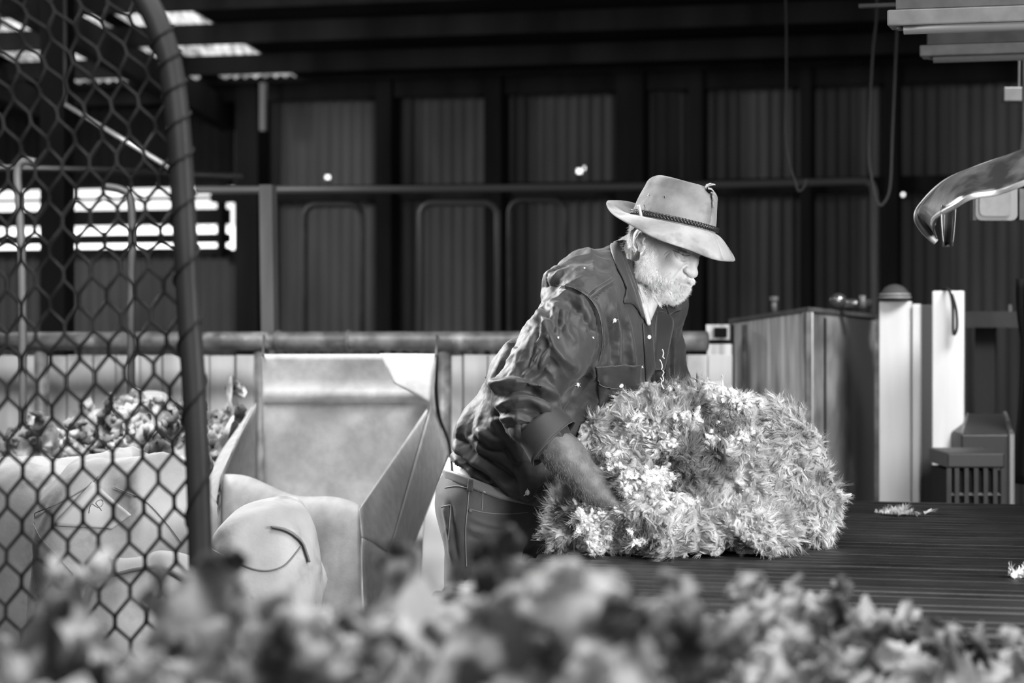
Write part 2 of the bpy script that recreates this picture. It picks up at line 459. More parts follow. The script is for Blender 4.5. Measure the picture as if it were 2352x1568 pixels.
tag(MB().tube([P(2340, 205, 8.0), P(2344, -60, 8.0)], .004, 6).build('conduit', M_rope), 'thin conduit rising from the small pale electrical box', 'conduit')
# flood light
fl_ = empty('flood_light', P(2290, 470, 7.8), 'square pale flood light with rounded lower corners below the shiny curved arm', 'lamp')
def rrect(cx, cy, hw, hh, r, d, n=6):
    o = []
    for qx, qy, a0 in ((1, -1, -90), (1, 1, 0), (-1, 1, 90), (-1, -1, 180)):
        for i in range(n + 1):
            t = math.radians(a0 + 90 * i / n)
            o.append(P(cx + qx * (hw - r) + r * math.cos(t), cy + qy * (hh - r) + r * math.sin(t), d))
    return o
def slab(name, loops, m, par, cap0=True, cap1=True, smooth=False):
    mb = MB(); n = len(loops[0]); v = [p for l in loops for p in l]; f = []
    for i in range(len(loops) - 1):
        for k_ in range(n): f.append((i * n + k_, i * n + (k_ + 1) % n, (i + 1) * n + (k_ + 1) % n, (i + 1) * n + k_))
    if cap0: f.append(tuple(range(n))[::-1])
    if cap1: f.append(tuple(range((len(loops) - 1) * n, len(loops) * n)))
    return mb.add(v, f).build(name, m, par, smooth=smooth)
slab('housing', [rrect(2289, 462, 48, 44, 14, 7.74), rrect(2289, 462, 48, 44, 14, 7.86)], mat('pale_lamp_housing', .24, .4), fl_)
slab('glass', [rrect(2286, 462, 36, 34, 12, 7.73), rrect(2286, 462, 36, 34, 12, 7.74)], mat('frosted_lamp_glass', .15, .3, 0, .11, 30), fl_)
for x in (2237, 2343):
    MB().cbox(P(x, 470, 7.78), .008, .03, .05).build('bracket_arm', M_lamp, fl_)
MB().tube([P(2340, 425, 7.82), P(2352, 300, 7.82), P(2356, -60, 7.82)], .008, 8).build('hanger', M_pipe_dark, fl_)
# shiny curved arm (bent clear plastic-like sheet guard)
M_gloss = mat('scuffed_shiny_sheet', .05, .25, .35, .16, 9, lo=.45, hi=.6)
sh = empty('curved_guard', P(2200, 430, 5.3), 'shiny curved sheet guard with drooping ends reaching in at the right edge', 'guard')
top = cr([P(2480, 300, 5.2), P(2352, 350, 5.25), P(2250, 385, 5.3), P(2170, 420, 5.35), P(2118, 470, 5.4), P(2106, 500, 5.4), P(2122, 530, 5.4), P(2150, 556, 5.4)], 8)
bot = cr([P(2480, 370, 5.0), P(2352, 420, 5.05), P(2290, 442, 5.1), P(2230, 452, 5.1), P(2190, 474, 5.15), P(2150, 498, 5.25), P(2144, 520, 5.3), P(2152, 548, 5.36)], 8)
mb = MB(); n_ = len(top)
def sheet(u, v):
    i = u * (n_ - 1); a = int(min(i, n_ - 2)); t = i - a
    A_ = top[a].lerp(top[a + 1], t); B_ = bot[a].lerp(bot[a + 1], t)
    return A_.lerp(B_, v) + Vector((0, .05, .035)) * math.sin(math.pi * v) * (1 - u * .6)
mb.grid(sheet, n_ * 2, 10); mb.build('sheet', M_gloss, sh, smooth=True, solid=.004)
MB().tube(bot[:-10], .0065, 8).build('rim', mat('bright_rim', .55, .25, .6), sh, smooth=True)
MB().tube(top, .0075, 8).build('back_edge', M_pipe, sh, smooth=True)
MB().grid(lambda u, v: P(2162 + 34 * v - 2 * u + (u * u) * (8 - 14 * v), 470 + 95 * u, 5.2) + Vector((0, .05 * math.sin(v * 3.1), 0)) if True else 0, 8, 6).build('flap', M_gloss, sh, smooth=True, solid=.003)
MB().tube([P(2480, 300, 5.2), P(2500, -80, 5.2), P(2500, -600, 5.2)], .012, 8).build('hanger', M_pipe_dark, sh)

# ---------------------------------------------------------------- right hand side
M_rust = mat('rusty_tin_sheet', .50, .6, .1, .16, 3.5, (1, 1, .35), lo=.38, hi=.62, v3=.05, scale3=1.8, lo3=.45, hi3=.62)
M_tinl = mat('streaked_pale_tin', .85, .5, .1, .38, 22, (1, 1, .1))
A0, A1, A2 = P(1678, 742, 9.9), P(1856, 716, 8.9), P(2012, 732, 9.8)
bn = empty('tin_bin', Vector((A1.x, A1.y + .5, 0)), 'tall bin clad in streaked rusty tin standing behind the wool heap', 'bin')
back = A0 + (A2 - A1); back.z = A0.z
c = [A0, A1, A2, back]
g0 = lambda p, dz=0: Vector((p.x, p.y, 0))
def quadwall(a, b, m, nm, par, t=.02, zt=None):
    n_ = (b - a).cross(Vector((0, 0, 1))); n_.z = 0; n_.normalize(); n_ = n_ * -t
    MB().hexa([g0(a), g0(b), g0(b) + n_, g0(a) + n_, a, b, b + n_, a + n_]).build(nm, m, par)
quadwall(A0, A1, M_tinl, 'side_panel', bn); quadwall(A1, A2, M_rust, 'side_panel', bn); quadwall(A2, back, M_rust, 'side_panel', bn); quadwall(back, A0, M_rust, 'side_panel', bn)
ctr = (A0 + A1 + A2 + back) / 4
lidv = [p + (p - ctr) * .03 for p in c]
MB().hexa([p + Vector((0, 0, .002)) for p in lidv] + [p + Vector((0, 0, .018)) for p in lidv]).build('lid', mat('dull_lid', .16, .5, .3, .08, 10), bn)
for p in (A0, A1, A2):
    MB().tube([g0(p) + Vector((0, -.012, 0)), p + Vector((0, -.012, 0))], .012, 6).build('corner_angle', M_pipe, bn)
pm = P(1893, 730, 9.1); MB().tube([Vector((pm.x, pm.y + .0, 0)), pm], .008, 6).build('seam', M_black, bn)
MB().tube([P(1712, 745, 9.68), P(1712, 1150, 9.68)], .014, 6).build('edge_strip', M_pipe, bn)
bo = empty('bottle', P(1778, 733, 9.6), 'tiny pale bottle standing on the lid of the rusty bin', 'bottle')
pb = P(1778, 733, 9.55)
pb.z = A0.z * .5 + A1.z * .5 + .018
MB().tube([pb, pb + Vector((0, 0, .05))], .012, 10).build('bottle_body', M_lamp, bo, smooth=True)
MB().tube([pb + Vector((0, 0, .05)), pb + Vector((0, 0, .068))], .019, 10).build('cap', M_lamp, bo)
gr = empty('handpiece_motor', P(1945, 716, 9.3), 'small shiny machine parts lying on the bin lid at its right end', 'machine part')
q = P(1925, 716, 9.25); q.z = A1.z + .045
MB().ball(q, .035, .03, .03).build('gear_case', mat('oily_steel', .2, .25, .8), gr, smooth=True)
MB().tube([q + Vector((.02, 0, -.01)), q + Vector((.13, .02, -.01))], .018, 10).build('shaft', mat('oily_steel', .2, .25, .8), gr, smooth=True)
MB().tube([q + Vector((.09, -.02, -.028)), q + Vector((.09, -.02, .02))], .014, 10).build('spout', M_lamp, gr, smooth=True)
# cream cupboard block behind the man's far side
cb = empty('fuse_cupboard', bpt(1660, 1200, 9.4), 'small pale cupboard with dark openings behind the man, left of the rusty bin', 'cupboard')
a, z1 = bp(1622, 745, 9.4); b, _ = bp(1674, 745, 9.4)
MB().box(a, b, 9.42, 9.52, 0, z1).build('carcass', M_timber_dark, cb)
MB().pbox(1622, 745, 1672, 780, 9.38, .04).build('top_panel', M_tinl, cb)
MB().pbox(1623, 790, 1678, 870, 9.38, .04).build('door_panel', M_tinl, cb, bevel=.004)
MB().pbox(1640, 752, 1668, 775, 9.36, .02).build('handle', M_black, cb)
# white sheets and dark gap
M_wht = mat('scuffed_white_sheet', .76, .35, 0, .55, 7, (1, 1, .12), lo=.35, hi=.75)
def upright(x0, x1, y0, D, m, nm, label, cat, t=.03, edge=None):
    a, z1 = bp(x0, y0, D); b, _ = bp(x1, y0, D)
    o = empty(nm, W((a + b) / 2, D, 0), label, cat)
    MB().box(a, b, D, D + t, 0, z1).build('panel', m, o, bevel=.004)
    if edge:
        c_, _ = bp(edge[0], y0, D); d_, _ = bp(edge[1], y0, D)
        MB().box(c_, d_, D - .015, D + t, 0, z1 - .01).build('edge_strip', m, o, bevel=.004)
    return o
u1 = upright(2019, 2092, 692, 9.15, M_wht, 'white_panel', 'tall bright white panel just right of the rusty bin with a cap on it', 'panel', .05, (2096, 2113))
u2 = upright(2141, 2213, 668, 8.9, M_wht, 'white_panel', 'tall bright white panel with a dark strap, right of the dark gap', 'panel', .05)
u3 = upright(2113, 2142, 700, 9.3, mat('grey_gap_fill', .07, .7), 'gap_strip', 'narrow dark strip standing in for the dark gap between the two white panels', 'board')  # strip added where only the dark gap between the panels lies
a = bpt(2178, 672, 8.87); b = bpt(2192, 770, 8.87)
tag(MB().tube(cr([bpt(2165, 664, 8.92), bpt(2180, 667, 8.87), bpt(2188, 700, 8.86), bpt(2190, 765, 8.86), bpt(2198, 752, 8.86), bpt(2196, 710, 8.86), bpt(2186, 675, 8.86)], 6), .006, 6).build('strap', M_timber_dark, smooth=True), 'dark looped strap hanging over the top of the white panel', 'strap')
# cap on panel
cp = empty('cap', bpt(2055, 690, 9.17), 'dark round cap with pale bands sitting on top of the white panel', 'cap')
c_ = bpt(2055, 689, 9.17); n_ = 20
mb = MB(); mb.grid(lambda u, v: c_ + Vector((.058 * math.cos(u * 6.2832) * math.cos(v * 1.57), .07 * math.sin(u * 6.2832) * math.cos(v * 1.57), .002 + .058 * math.sin(v * 1.57))), n_, 6)
mb.build('crown', mat('dark_cap_cloth', .05, .8), cp, smooth=True)
for h in (.010, .022):
    rr = .061 * math.sqrt(1 - (h / .06) ** 2)
    MB().tube([c_ + Vector((rr * math.cos(t), rr * 1.2 * math.sin(t), h)) for t in np.linspace(0, 6.2832, 25)[:-1]], .0022, 6, closed=True).build('band', mat('pale_band', .45, .5), cp)
# right rail and wall boards
rr_ = empty('rear_rail', bpt(2280, 1200, 9.8), 'dark wide timber rail behind the white panels at the right', 'rail')
MB().pbox(2205, 715, 2480, 752, 9.8, .08).build('beam', mat('dull_rail_timber', .03, .7, 0, .018, 9), rr_)
for x in (2240, 2450):
    a, _ = bp(x, 0, 9.9); MB().box(a, a + .08, 9.88, 9.95, 0, bp(x, 730, 9.9)[1]).build('post', M_timber_dark, rr_)
MB().tube([bpt(2320, 715, 9.84), bpt(2320, 700, 9.84)], .008, 6).build('peg', M_pipe, rr_)
# dark coat at the right edge
ct = MB()
def coat(u, v):
    x = 2337 + 60 * v + 8 * math.sin(u * 5) * (1 - v); y = 640 + 470 * u
    if u < .3: x -= 6 * math.sin(u / .3 * 3.14) * (1 - v)
    return P(x, y, 8.6) + Vector((0, -.06 * math.sin(v * 3.14) - .01 * math.sin(v * 20 + u * 3), 0))
ct.grid(coat, 20, 16)
tag(ct.build('dark_coat', M_black, smooth=True, solid=.01), 'black coat hanging at the far right edge beside the tin wall', 'coat')
tag(MB().tube([P(2360, 640, 8.62), P(2365, -80, 8.62)], .004, 6).build('coat_cord', M_rope), 'cord from the roof that holds the black coat', 'cord')
# metal box with sloping lid
bx = empty('feed_box', P(2265, 1180, 8.8), 'dark metal box with a sloping lid behind the crate', 'box')
a0, b0 = P(2208, 997, 8.6), P(2322, 997, 8.6); a1, b1 = P(2222, 950, 8.9), P(2308, 950, 8.9)
a2, b2 = P(2222, 950, 9.1), P(2308, 950, 9.1)
MB().hexa([g0(a0), g0(b0), g0(b0) + Vector((0, .5, 0)), g0(a0) + Vector((0, .5, 0)), a0, b0, b0 + Vector((0, .5, 0)), a0 + Vector((0, .5, 0))]).build('body', mat('dull_dark_metal', .03, .5, .3), bx, bevel=.006)
MB().hexa([a0, b0, b0 + Vector((0, .5, 0)), a0 + Vector((0, .5, 0)), a1, b1, b2, a2]).build('lid', mat('worn_lid_metal', .05, .4, .3), bx, bevel=.006)
MB().tube([b1, b0 + Vector((0, -.01, .003))], .010, 6).build('lid_edge', M_lamp, bx)
MB().tube([b0 + Vector((0, -.012, 0)), g0(b0) + Vector((0, -.012, 0))], .010, 6).build('corner_edge', mat('pale_corner', .25, .5), bx)
MB().tube([a1, a0 + Vector((0, -.01, .003))], .005, 6).build('lid_edge', M_pipe, bx)
# crate
M_cr = mat('dark_plastic_crate', .028, .5, 0, .015, 12)
ck = empty('crate', P(2240, 1200, 8.0), 'dark slatted plastic crate in front of the sloping-lid box', 'crate')
xa, xb, dn, df = P(2176, 1040, 8.0), P(2308, 1040, 8.0), 0, .36
zt_ = xa.z; 
MB().hexa([xa + Vector((0, 0, -.05)), xb + Vector((0, 0, -.05)), xb + Vector((0, df, -.05)), xa + Vector((0, df, -.05)), xa, xb, xb + Vector((0, df, 0)), xa + Vector((0, df, 0))]).build('rim', mat('crate_rim', .04, .5), ck, bevel=.006)
cm = MB(); wv = xb - xa
for i in range(7):
    q0 = xa + wv * (i / 6.0); q0 = q0 + (wv.normalized() * (.006 if i == 0 else -.006 if i == 6 else 0))
    cm.tube([q0 + Vector((0, .004, -.05)), q0 + Vector((0, .004, -.34))], .010, 4)
for zz in (-.14, -.23, -.33):
    cm.tube([xa + Vector((0, .006, zz)), xb + Vector((0, .006, zz))], .009, 4)
cm.build('lattice', M_cr, ck)
MB().hexa([xa + Vector((.01, .03, -.36)), xb + Vector((-.01, .03, -.36)), xb + Vector((-.01, df, -.36)), xa + Vector((.01, df, -.36)), xa + Vector((.01, .03, -.06)), xb + Vector((-.01, .03, -.06)), xb + Vector((-.01, df, -.06)), xa + Vector((.01, df, -.06))]).build('inner_wall', M_timber_dark, ck)
st = MB().box(0, 0, 0, 0, 0, 0); 
xm = (xa + xb) / 2
tag(MB().cbox((xm.x, xm.y + df / 2, (zt_ - .36) / 2), .12, .16, (zt_ - .36) / 2).build('stand', M_timber_dark), 'dark block stand under the plastic crate', 'stand')
# ================================================================ wool tools
def unit(a): return a / np.maximum(np.linalg.norm(a, axis=-1, keepdims=True), 1e-9)


def wool_mat(name, lo, hi, scale=14, dark=None, dscale=4, d0=.45, d1=.62):
    m = mat(name, lo, .9, v2=hi, scale=scale, lo=.34, hi=.62, v3=dark, scale3=dscale, lo3=d0, hi3=d1, spec=.12, sheen=.25, trans=.12) if dark is not None else \
        mat(name, lo, .9, v2=hi, scale=scale, lo=.34, hi=.62, spec=.12, sheen=.25, trans=.12)
    return m


def lock_geo(root, dr, L, R, seed=0, seg=5, side=5, curl=.35, tip=.25, bend=None):
    """bent tapered wool locks as one mesh: returns verts, quads"""
    rng = np.random.default_rng(seed); n = len(root)
    dr = unit(dr); a = unit(np.cross(dr, rng.normal(size=(n, 3))))
    if bend is not None: a = unit(bend - dr * (bend * dr).sum(1)[:, None])
    b = np.cross(dr, a)
    t = np.linspace(0, 1, seg + 1)
    ph = rng.random(n) * 6.28; am = curl * L * (rng.uniform(.3, 1.2, n) if bend is None else 1.0)
    cen = root[:, None] + dr[:, None] * (L[:, None] * t)[..., None] + a[:, None] * (am[:, None] * (t ** 2))[..., None] \
        + b[:, None] * (am[:, None] * .5 * np.sin(t * 4 + ph[:, None]) * t)[..., None]
    prof = (1 - (1 - tip) * t ** 1.4) * (1 + .25 * np.sin(t * 9 + ph[:, None]))
    prof = np.concatenate([prof[:, :-1], prof[:, -1:] * .3], 1)
    rr = R[:, None] * prof
    ang = np.arange(side) / side * 6.2832
    jit = 1 + rng.uniform(-.3, .3, (n, seg + 1, side))
    v = cen[:, :, None] + (a[:, None, None] * np.cos(ang)[None, None, :, None] + b[:, None, None] * np.sin(ang)[None, None, :, None]) * (rr[:, :, None] * jit)[..., None]
    v = v.reshape(-1, 3)
    k = np.arange(side); k2 = (k + 1) % side
    q = np.stack([np.stack([s * side + k, s * side + k2, (s + 1) * side + k2, (s + 1) * side + k], 1) for s in range(seg)]).reshape(-1, 4)
    f = (q[None] + (np.arange(n) * side * (seg + 1))[:, None, None]).reshape(-1, 4)
    return v, f


def fibres(name, root, dr, L, R, per, rad, m, parent, seed=0, pts=6, curl=.35, conv=.6, fuzz=.25, bend=None, crimp=.06):
    """loose fibres following locks, as a native curves object"""
    rng = np.random.default_rng(seed); n = len(root)
    root = np.repeat(root, per, 0); dr = unit(np.repeat(dr, per, 0)); L = np.repeat(L, per); R = np.repeat(R, per); N = n * per
    a = unit(np.cross(dr, rng.normal(size=(N, 3)))); L = L * rng.uniform(.7, 1.25, N)
    off = a * (R * np.sqrt(rng.random(N)))[:, None]
    wob = unit(rng.normal(size=(N, 3)))
    lockbend = np.repeat(unit(rng.normal(size=(n, 3))), per, 0)
    if bend is not None:
        bb = np.repeat(bend, per, 0); lockbend = unit(bb - dr * (bb * dr).sum(1)[:, None])
    t = np.linspace(0, 1, pts); ph = rng.random(N) * 6.28
    c = root[:, None] + off[:, None] * (1 - conv * t)[None, :, None] + dr[:, None] * (L[:, None] * t)[..., None] \
        + lockbend[:, None] * (L[:, None] * curl * t ** 2)[..., None] + wob[:, None] * (L[:, None] * fuzz * t ** 2)[..., None] \
        + a[:, None] * (crimp * L[:, None] * np.sin(t * 14 + ph[:, None]))[..., None]
    cv = bpy.data.hair_curves.new(name); cv.add_curves([pts] * N)
    cv.attributes['position'].data.foreach_set('vector', c.reshape(-1).astype(np.float32))
    ra = cv.attributes.get('radius') or cv.attributes.new('radius', 'FLOAT', 'POINT')
    ra.data.foreach_set('value', np.tile(rad * (1 - .75 * t), N).astype(np.float32))
    cv.materials.append(m)
    return lin(bpy.data.objects.new(name, cv), parent)


def npmesh(name, v, f, m, parent=None, smooth=True):
    me = bpy.data.meshes.new(name); n = len(v)
    me.vertices.add(n); me.vertices.foreach_set('co', np.ascontiguousarray(v, np.float32).reshape(-1))
    k = f.shape[1]
    me.loops.add(f.size); me.loops.foreach_set('vertex_index', f.astype(np.int32).reshape(-1))
    me.polygons.add(len(f)); me.polygons.foreach_set('loop_start', (np.arange(len(f)) * k).astype(np.int32))
    me.polygons.foreach_set('use_smooth', np.ones(len(f), bool)) if smooth else None
    me.update(calc_edges=True); me.validate()
    me.materials.append(m)
    return lin(bpy.data.objects.new(name, me), parent)


def gridf(nu, nv, off=0):
    i, j = np.meshgrid(np.arange(nu), np.arange(nv), indexing='ij'); a = (i * (nv + 1) + j).reshape(-1) + off
    return np.stack([a, a + nv + 1, a + nv + 2, a + 1], 1)


def vnormals(v, f):
    n = np.zeros_like(v); q = v[f]
    fn = np.cross(q[:, 2] - q[:, 0], q[:, 3] - q[:, 1])
    for k in range(4): np.add.at(n, f[:, k], fn)
    return unit(n)


def heap(name, s0, s1, d0, d1, top, m, label, cat, nl=3000, LL=(.03, .05), RR=(.008, .014), lump=.05, lf=9, seed=1, skirt=.3, per=0, body=None):
    """heap of loose wool over world x s0..s1, distance d0..d1, crest height function top(x, d)"""
    nu, nv = 150, 60
    u, v_ = np.meshgrid(np.linspace(0, 1, nu + 1), np.linspace(0, 1, nv + 1), indexing='ij')
    x = s0 + (s1 - s0) * u; d = d0 + (d1 - d0) * v_
    z = top(x, d)
    p = np.stack([x, d, z], -1).reshape(-1, 3)
    nz = np.abs(vnoise(p * [1, 1, .0], lf, 3, seed)) * 1.5 - .35
    e = np.minimum(np.minimum(v_, 1 - v_) * 6, 1).reshape(-1) ** .5
    p[:, 2] += (nz - .55) * lump * 1.5; p[:, 2] -= (1 - e) * skirt
    p[:, 0] += vnoise(p, lf * 1.3, 2, seed + 3) * lump * .4
    f = gridf(nu, nv)
    n = vnormals(p, f); n *= np.sign(n[:, 2:3] + 1e-9)
    rng = np.random.default_rng(seed)
    # skirt edge closes down to the carrier
    ring = np.concatenate([np.arange(nu + 1) * (nv + 1), nu * (nv + 1) + np.arange(nv + 1)[1:], (np.arange(nu + 1) * (nv + 1) + nv)[::-1][1:], np.arange(nv + 1)[::-1][1:-1]])
    low = p[ring].copy(); low[:, 2] = body if body is not None else low[:, 2] - .3
    kk = np.arange(len(ring)); k2 = (kk + 1) % len(ring); base = len(p)
    fs = np.stack([ring, ring[k2], base + k2, base + kk], 1)
    idx = rng.integers(0, len(p), nl)
    root = p[idx] + rng.normal(size=(nl, 3)) * .008 - n[idx] * .006
    flow = np.stack([vnoise(root, 5, 1, 5 + q) for q in range(3)], -1)
    flow = flow - n[idx] * np.minimum((flow * n[idx]).sum(1), 0)[:, None]
    dr = unit(n[idx] * 1.0 + flow * 1.6 + rng.normal(size=(nl, 3)) * .35)
    L = rng.uniform(*LL, nl); R = rng.uniform(*RR, nl)
    lv, lf_ = lock_geo(root, dr, L, R, seed, curl=.7, tip=.62)
    V = np.concatenate([p, low, lv]); F = np.concatenate([f, fs, lf_ + base + len(low)])
    o = tag(npmesh(name, V, F, m), label, cat, kind='stuff')
    if per: fibres('loose_fibres', root, dr, L, R, per, .0006, m, o, seed)
    return o


M_wool = wool_mat('cream_wool', .50, .88, 18, .22, 5, .52, .72)
M_woolf = wool_mat('greasy_shaded_wool', .34, .84, 9, .045, 10, .47, .58)  # dark noise patches paint in shaded pockets as well as greasy locks

# foreground heap in a bin
def topf(x, d):
    px = 1176 + x / d * FPX
    crest = np.interp(px, [-200, 0, 120, 300, 480, 640, 760, 900, 1080, 1180, 1260, 1400, 1470, 1560, 1680, 1800, 1850, 1960, 2100, 2230, 2352, 2600],
                      [1350, 1352, 1350, 1385, 1352, 1325, 1300, 1308, 1300, 1300, 1308, 1308, 1300, 1330, 1345, 1330, 1315, 1365, 1420, 1450, 1420, 1400])
    dc = np.interp(px, [0, 900, 1500, 1850, 2352], [2.55, 2.6, 2.7, 3.3, 3.3])
    zc = CAMZ - (crest + np.interp(px, [0, 450, 700, 850, 1000, 1150, 1300, 1450, 1600, 1700, 1800, 2000, 2150, 2352], [80, 75, 60, 25, 85, 105, 115, 5, 65, 110, -30, 25, 120, 40]) - HZ) / FPX * dc
    return zc - np.clip(dc - d, 0, 9) * .10 - np.clip(d - dc, 0, 9) * .9
fh = heap('wool_heap', -1.15, 1.15, 1.75, 3.6, topf, M_woolf, 'large blurred heap of loose fleece wool along the bottom of the picture', 'wool', nl=12000, LL=(.014, .034), RR=(.008, .017), lump=.075, lf=10, seed=4, skirt=.1, body=.62)
bn2 = empty('wool_bin', (0, 2.7, 0), 'wooden bin that carries the large foreground heap of wool', 'bin')
for x0, x1, y0, y1 in ((-1.22, 1.22, 1.72, 1.75), (-1.22, 1.22, 3.62, 3.65), (-1.22, -1.19, 1.75, 3.62), (1.19, 1.22, 1.75, 3.62)):
    MB().cbox(((x0 + x1) / 2, (y0 + y1) / 2, .42), (x1 - x0) / 2, (y1 - y0) / 2, .42).build('side', M_timber_dark, bn2)
MB().cbox((0, 2.685, .6), 1.19, .93, .02).build('deck', M_timber_dark, bn2)

# wool in the far pen, left
def toph(x, d):
    px = 1176 + x / d * FPX
    crest = np.interp(px, [-200, 0, 60, 200, 260, 330, 430, 520, 580, 640], [1050, 1010, 1000, 985, 925, 925, 940, 925, 890, 930])
    zc = CAMZ - (crest - 25 - HZ) / FPX * 8.3
    return zc - np.clip(8.3 - d, 0, 9) * .42 - np.clip(d - 8.3, 0, 9) * .8
heap('fleece_pile', -2.0, -.94, 7.8, 8.7, toph, wool_mat('pen_wool', .22, .62, 10, .07, 9, .42, .6), 'pile of curled grey fleeces against the board fence behind the netting', 'wool', nl=2200, LL=(.02, .045), RR=(.013, .026), lump=.11, lf=6.5, seed=9, skirt=.25, body=0)

# ---------------------------------------------------------------- wool table
ZT = .86
M_slat = mat('greasy_dark_slats', .012, .42, 0, .026, 5, (1, 1, 1), spec=.35, bump=.2, bscale=25)
tb = empty('wool_table', W(1.4, 6.0, 0), 'long dark slatted wool table the fleece lies on', 'table')
corner = P(1190, 1290, .54 * FPX / 542); sT = corner.dot(AV)
D0T, D1T, sT1 = 4.35, 7.45, 3.4
mb = MB(); D = D0T; rw = random.Random(5)
while D < D1T:
    wq = rw.uniform(.068, .09)
    n_ = 8; zz = ZT - rw.uniform(0, .003)
    prof = [(D + .002, zz - .024)] + [(D + .003 + (wq - .017) * i / n_, zz - .011 + .011 * math.sin(math.pi * i / n_) ** .5) for i in range(n_ + 1)] + [(D + wq - .013, zz - .024)]
    s_ = sT + rw.uniform(-.006, .006)
    va = [W(s_, a, b) for a, b in prof] + [W(sT1, a, b) for a, b in prof]; q = len(prof)
    mb.add(va, [(i, i + 1, q + i + 1, q + i) for i in range(q - 1)] + [(q - 1, 0, q, 2 * q - 1), tuple(range(q))[::-1], tuple(range(q, 2 * q))])
    D += wq
mb.build('slats', M_slat, tb)
M_tf = mat('table_frame_timber', .05, .6, 0, .03, 8)
MB().box(sT + .03, sT1, D0T + .02, D0T + .06, ZT - .13, ZT - .026).box(sT + .03, sT1, D1T - .05, D1T - .01, ZT - .13, ZT - .026).build('frame', M_tf, tb)
for s_ in (sT + .05, sT + 1.1, sT + 2.2, sT1 - .08):
    MB().box(s_, s_ + .05, D0T + .06, D1T - .05, ZT - .12, ZT - .026).build('crossbar', M_tf, tb)
for s_ in (sT + .05, sT1 - .1):
    for D in (D0T + .06, D1T - .13):
        MB().box(s_, s_ + .07, D, D + .07, 0, ZT - .12).build('leg', M_tf, tb)


def tuft(px, py, d, r, n, label, seed):
    c = P(px, py, d); c.z = ZT; rng = np.random.default_rng(seed)
    root = np.array(c) + rng.normal(size=(n, 3)) * [r, r * .7, 0] + [0, 0, .002]
    dr = rng.normal(size=(n, 3)) * [1, 1, .5]; dr[:, 2] = np.abs(dr[:, 2]) + .25
    L = rng.uniform(.012, .026, n); R = rng.uniform(.004, .008, n)
    v, f = lock_geo(root, dr, L, R, seed)
    v[:, 2] = np.maximum(v[:, 2], ZT + .0005)
    o = tag(npmesh('wool_tuft', v, f, M_wool), label, 'tuft of wool', 'loose tufts on the table')
    fibres('loose_fibres', root, dr, L, R, 8, .0006, M_wool, o, seed)
tuft(2065, 1172, 6.95, .022, 60, 'small white tuft of wool on the slats in front of the tall white panel', 3)
tuft(2352, 1322, 5.2, .018, 40, 'small white tuft of wool on the table cut by the right edge', 4)

# ---------------------------------------------------------------- gate with netting
M_gate = mat('dull_gate_pipe', .13, .45, .3, .07, 8, (1, 1, .4), spec=.5)
M_wire = mat('dull_netting_wire', .045, .5, .3)
gt = empty('mesh_gate', P(475, 1400, 4.0), 'gate with round-topped pipe frame and diamond wire netting on the left', 'gate')
gt.location.z = 0
gb = P(462, 1400, 4.0); gb.z = 0.0
gpts = [Vector((gb.x + .02, gb.y, 0)), P(463, 1400, 4), P(451, 1000, 4), P(433, 700, 4), P(420, 450, 4), P(409, 280, 4), P(392, 150, 4), P(364, 60, 4), P(335, 0, 4), P(290, -70, 4), P(200, -150, 4), P(60, -200, 4), P(-200, -220, 4), P(-500, -220, 4), P(-760, -120, 4), P(-860, 100, 4), P(-860, 1000, 4)]
gpts.append(Vector((gpts[-1].x, gpts[-1].y, 0)))
MB().tube(cr(gpts, 8), .0205, 14).build('frame', M_gate, gt, smooth=True)
lx = cr(gpts[1:8], 24)
hp = []
for i, p in enumerate(lx):
    t = (lx[min(i + 1, len(lx) - 1)] - lx[max(i - 1, 0)]).normalized(); u = t.cross(Vector((0, 1, 0))).normalized(); v = t.cross(u)
    dist = i * .006
    a = i / len(lx) * 2 * math.pi * 11
    hp.append(p + (u * math.cos(a) + v * math.sin(a)) * .0225)
MB().tube(hp, .0022, 6).build('lacing_wire', mat('dark_lacing_wire', .03, .6), gt, smooth=True)
# netting: zig-zag wires, woven
nb = MB()
def warp(x, y):
    """x column units, y row units -> pixels"""
    py = 1400 - y * 126
    edge = np.interp(py, [-200, 0, 150, 280, 450, 700, 1000, 1400], [250, 335, 380, 398, 405, 420, 438, 452])
    px = edge - 8 - x * np.interp(py, [-200, 300, 700, 1400], [62, 62, 66, 72])
    py2 = py + (px - 430) * -.16 + np.interp(py, [-200, 400, 900, 1400], [60, 30, 0, 0]) * .3
    return px, py2
for kcol in range(0, 17):
    pts = []
    for i in range(-6, 24 * 8):
        yy = i / 8
        ph = (yy + (kcol % 2) * .5) % 1
        tri = 1 - abs(2 * ph - 1)
        tri = min(max((tri - .5) * 1.42 + .5, 0), 1); tri = tri * tri * (3 - 2 * tri) * .5 + tri * .5
        xx = (kcol + tri * 1.06 - .03) * .5
        a, b = warp(xx, yy * 1.0 - .5)
        if b < -260 or b > 1900: continue
        pts.append(P(a, b, 4.0 + .004 * math.sin(ph * 6.28 + (kcol % 2) * 3.14)))
    nb.tube(pts, .0034, 5)
nb.build('netting', M_wire, gt, smooth=True)

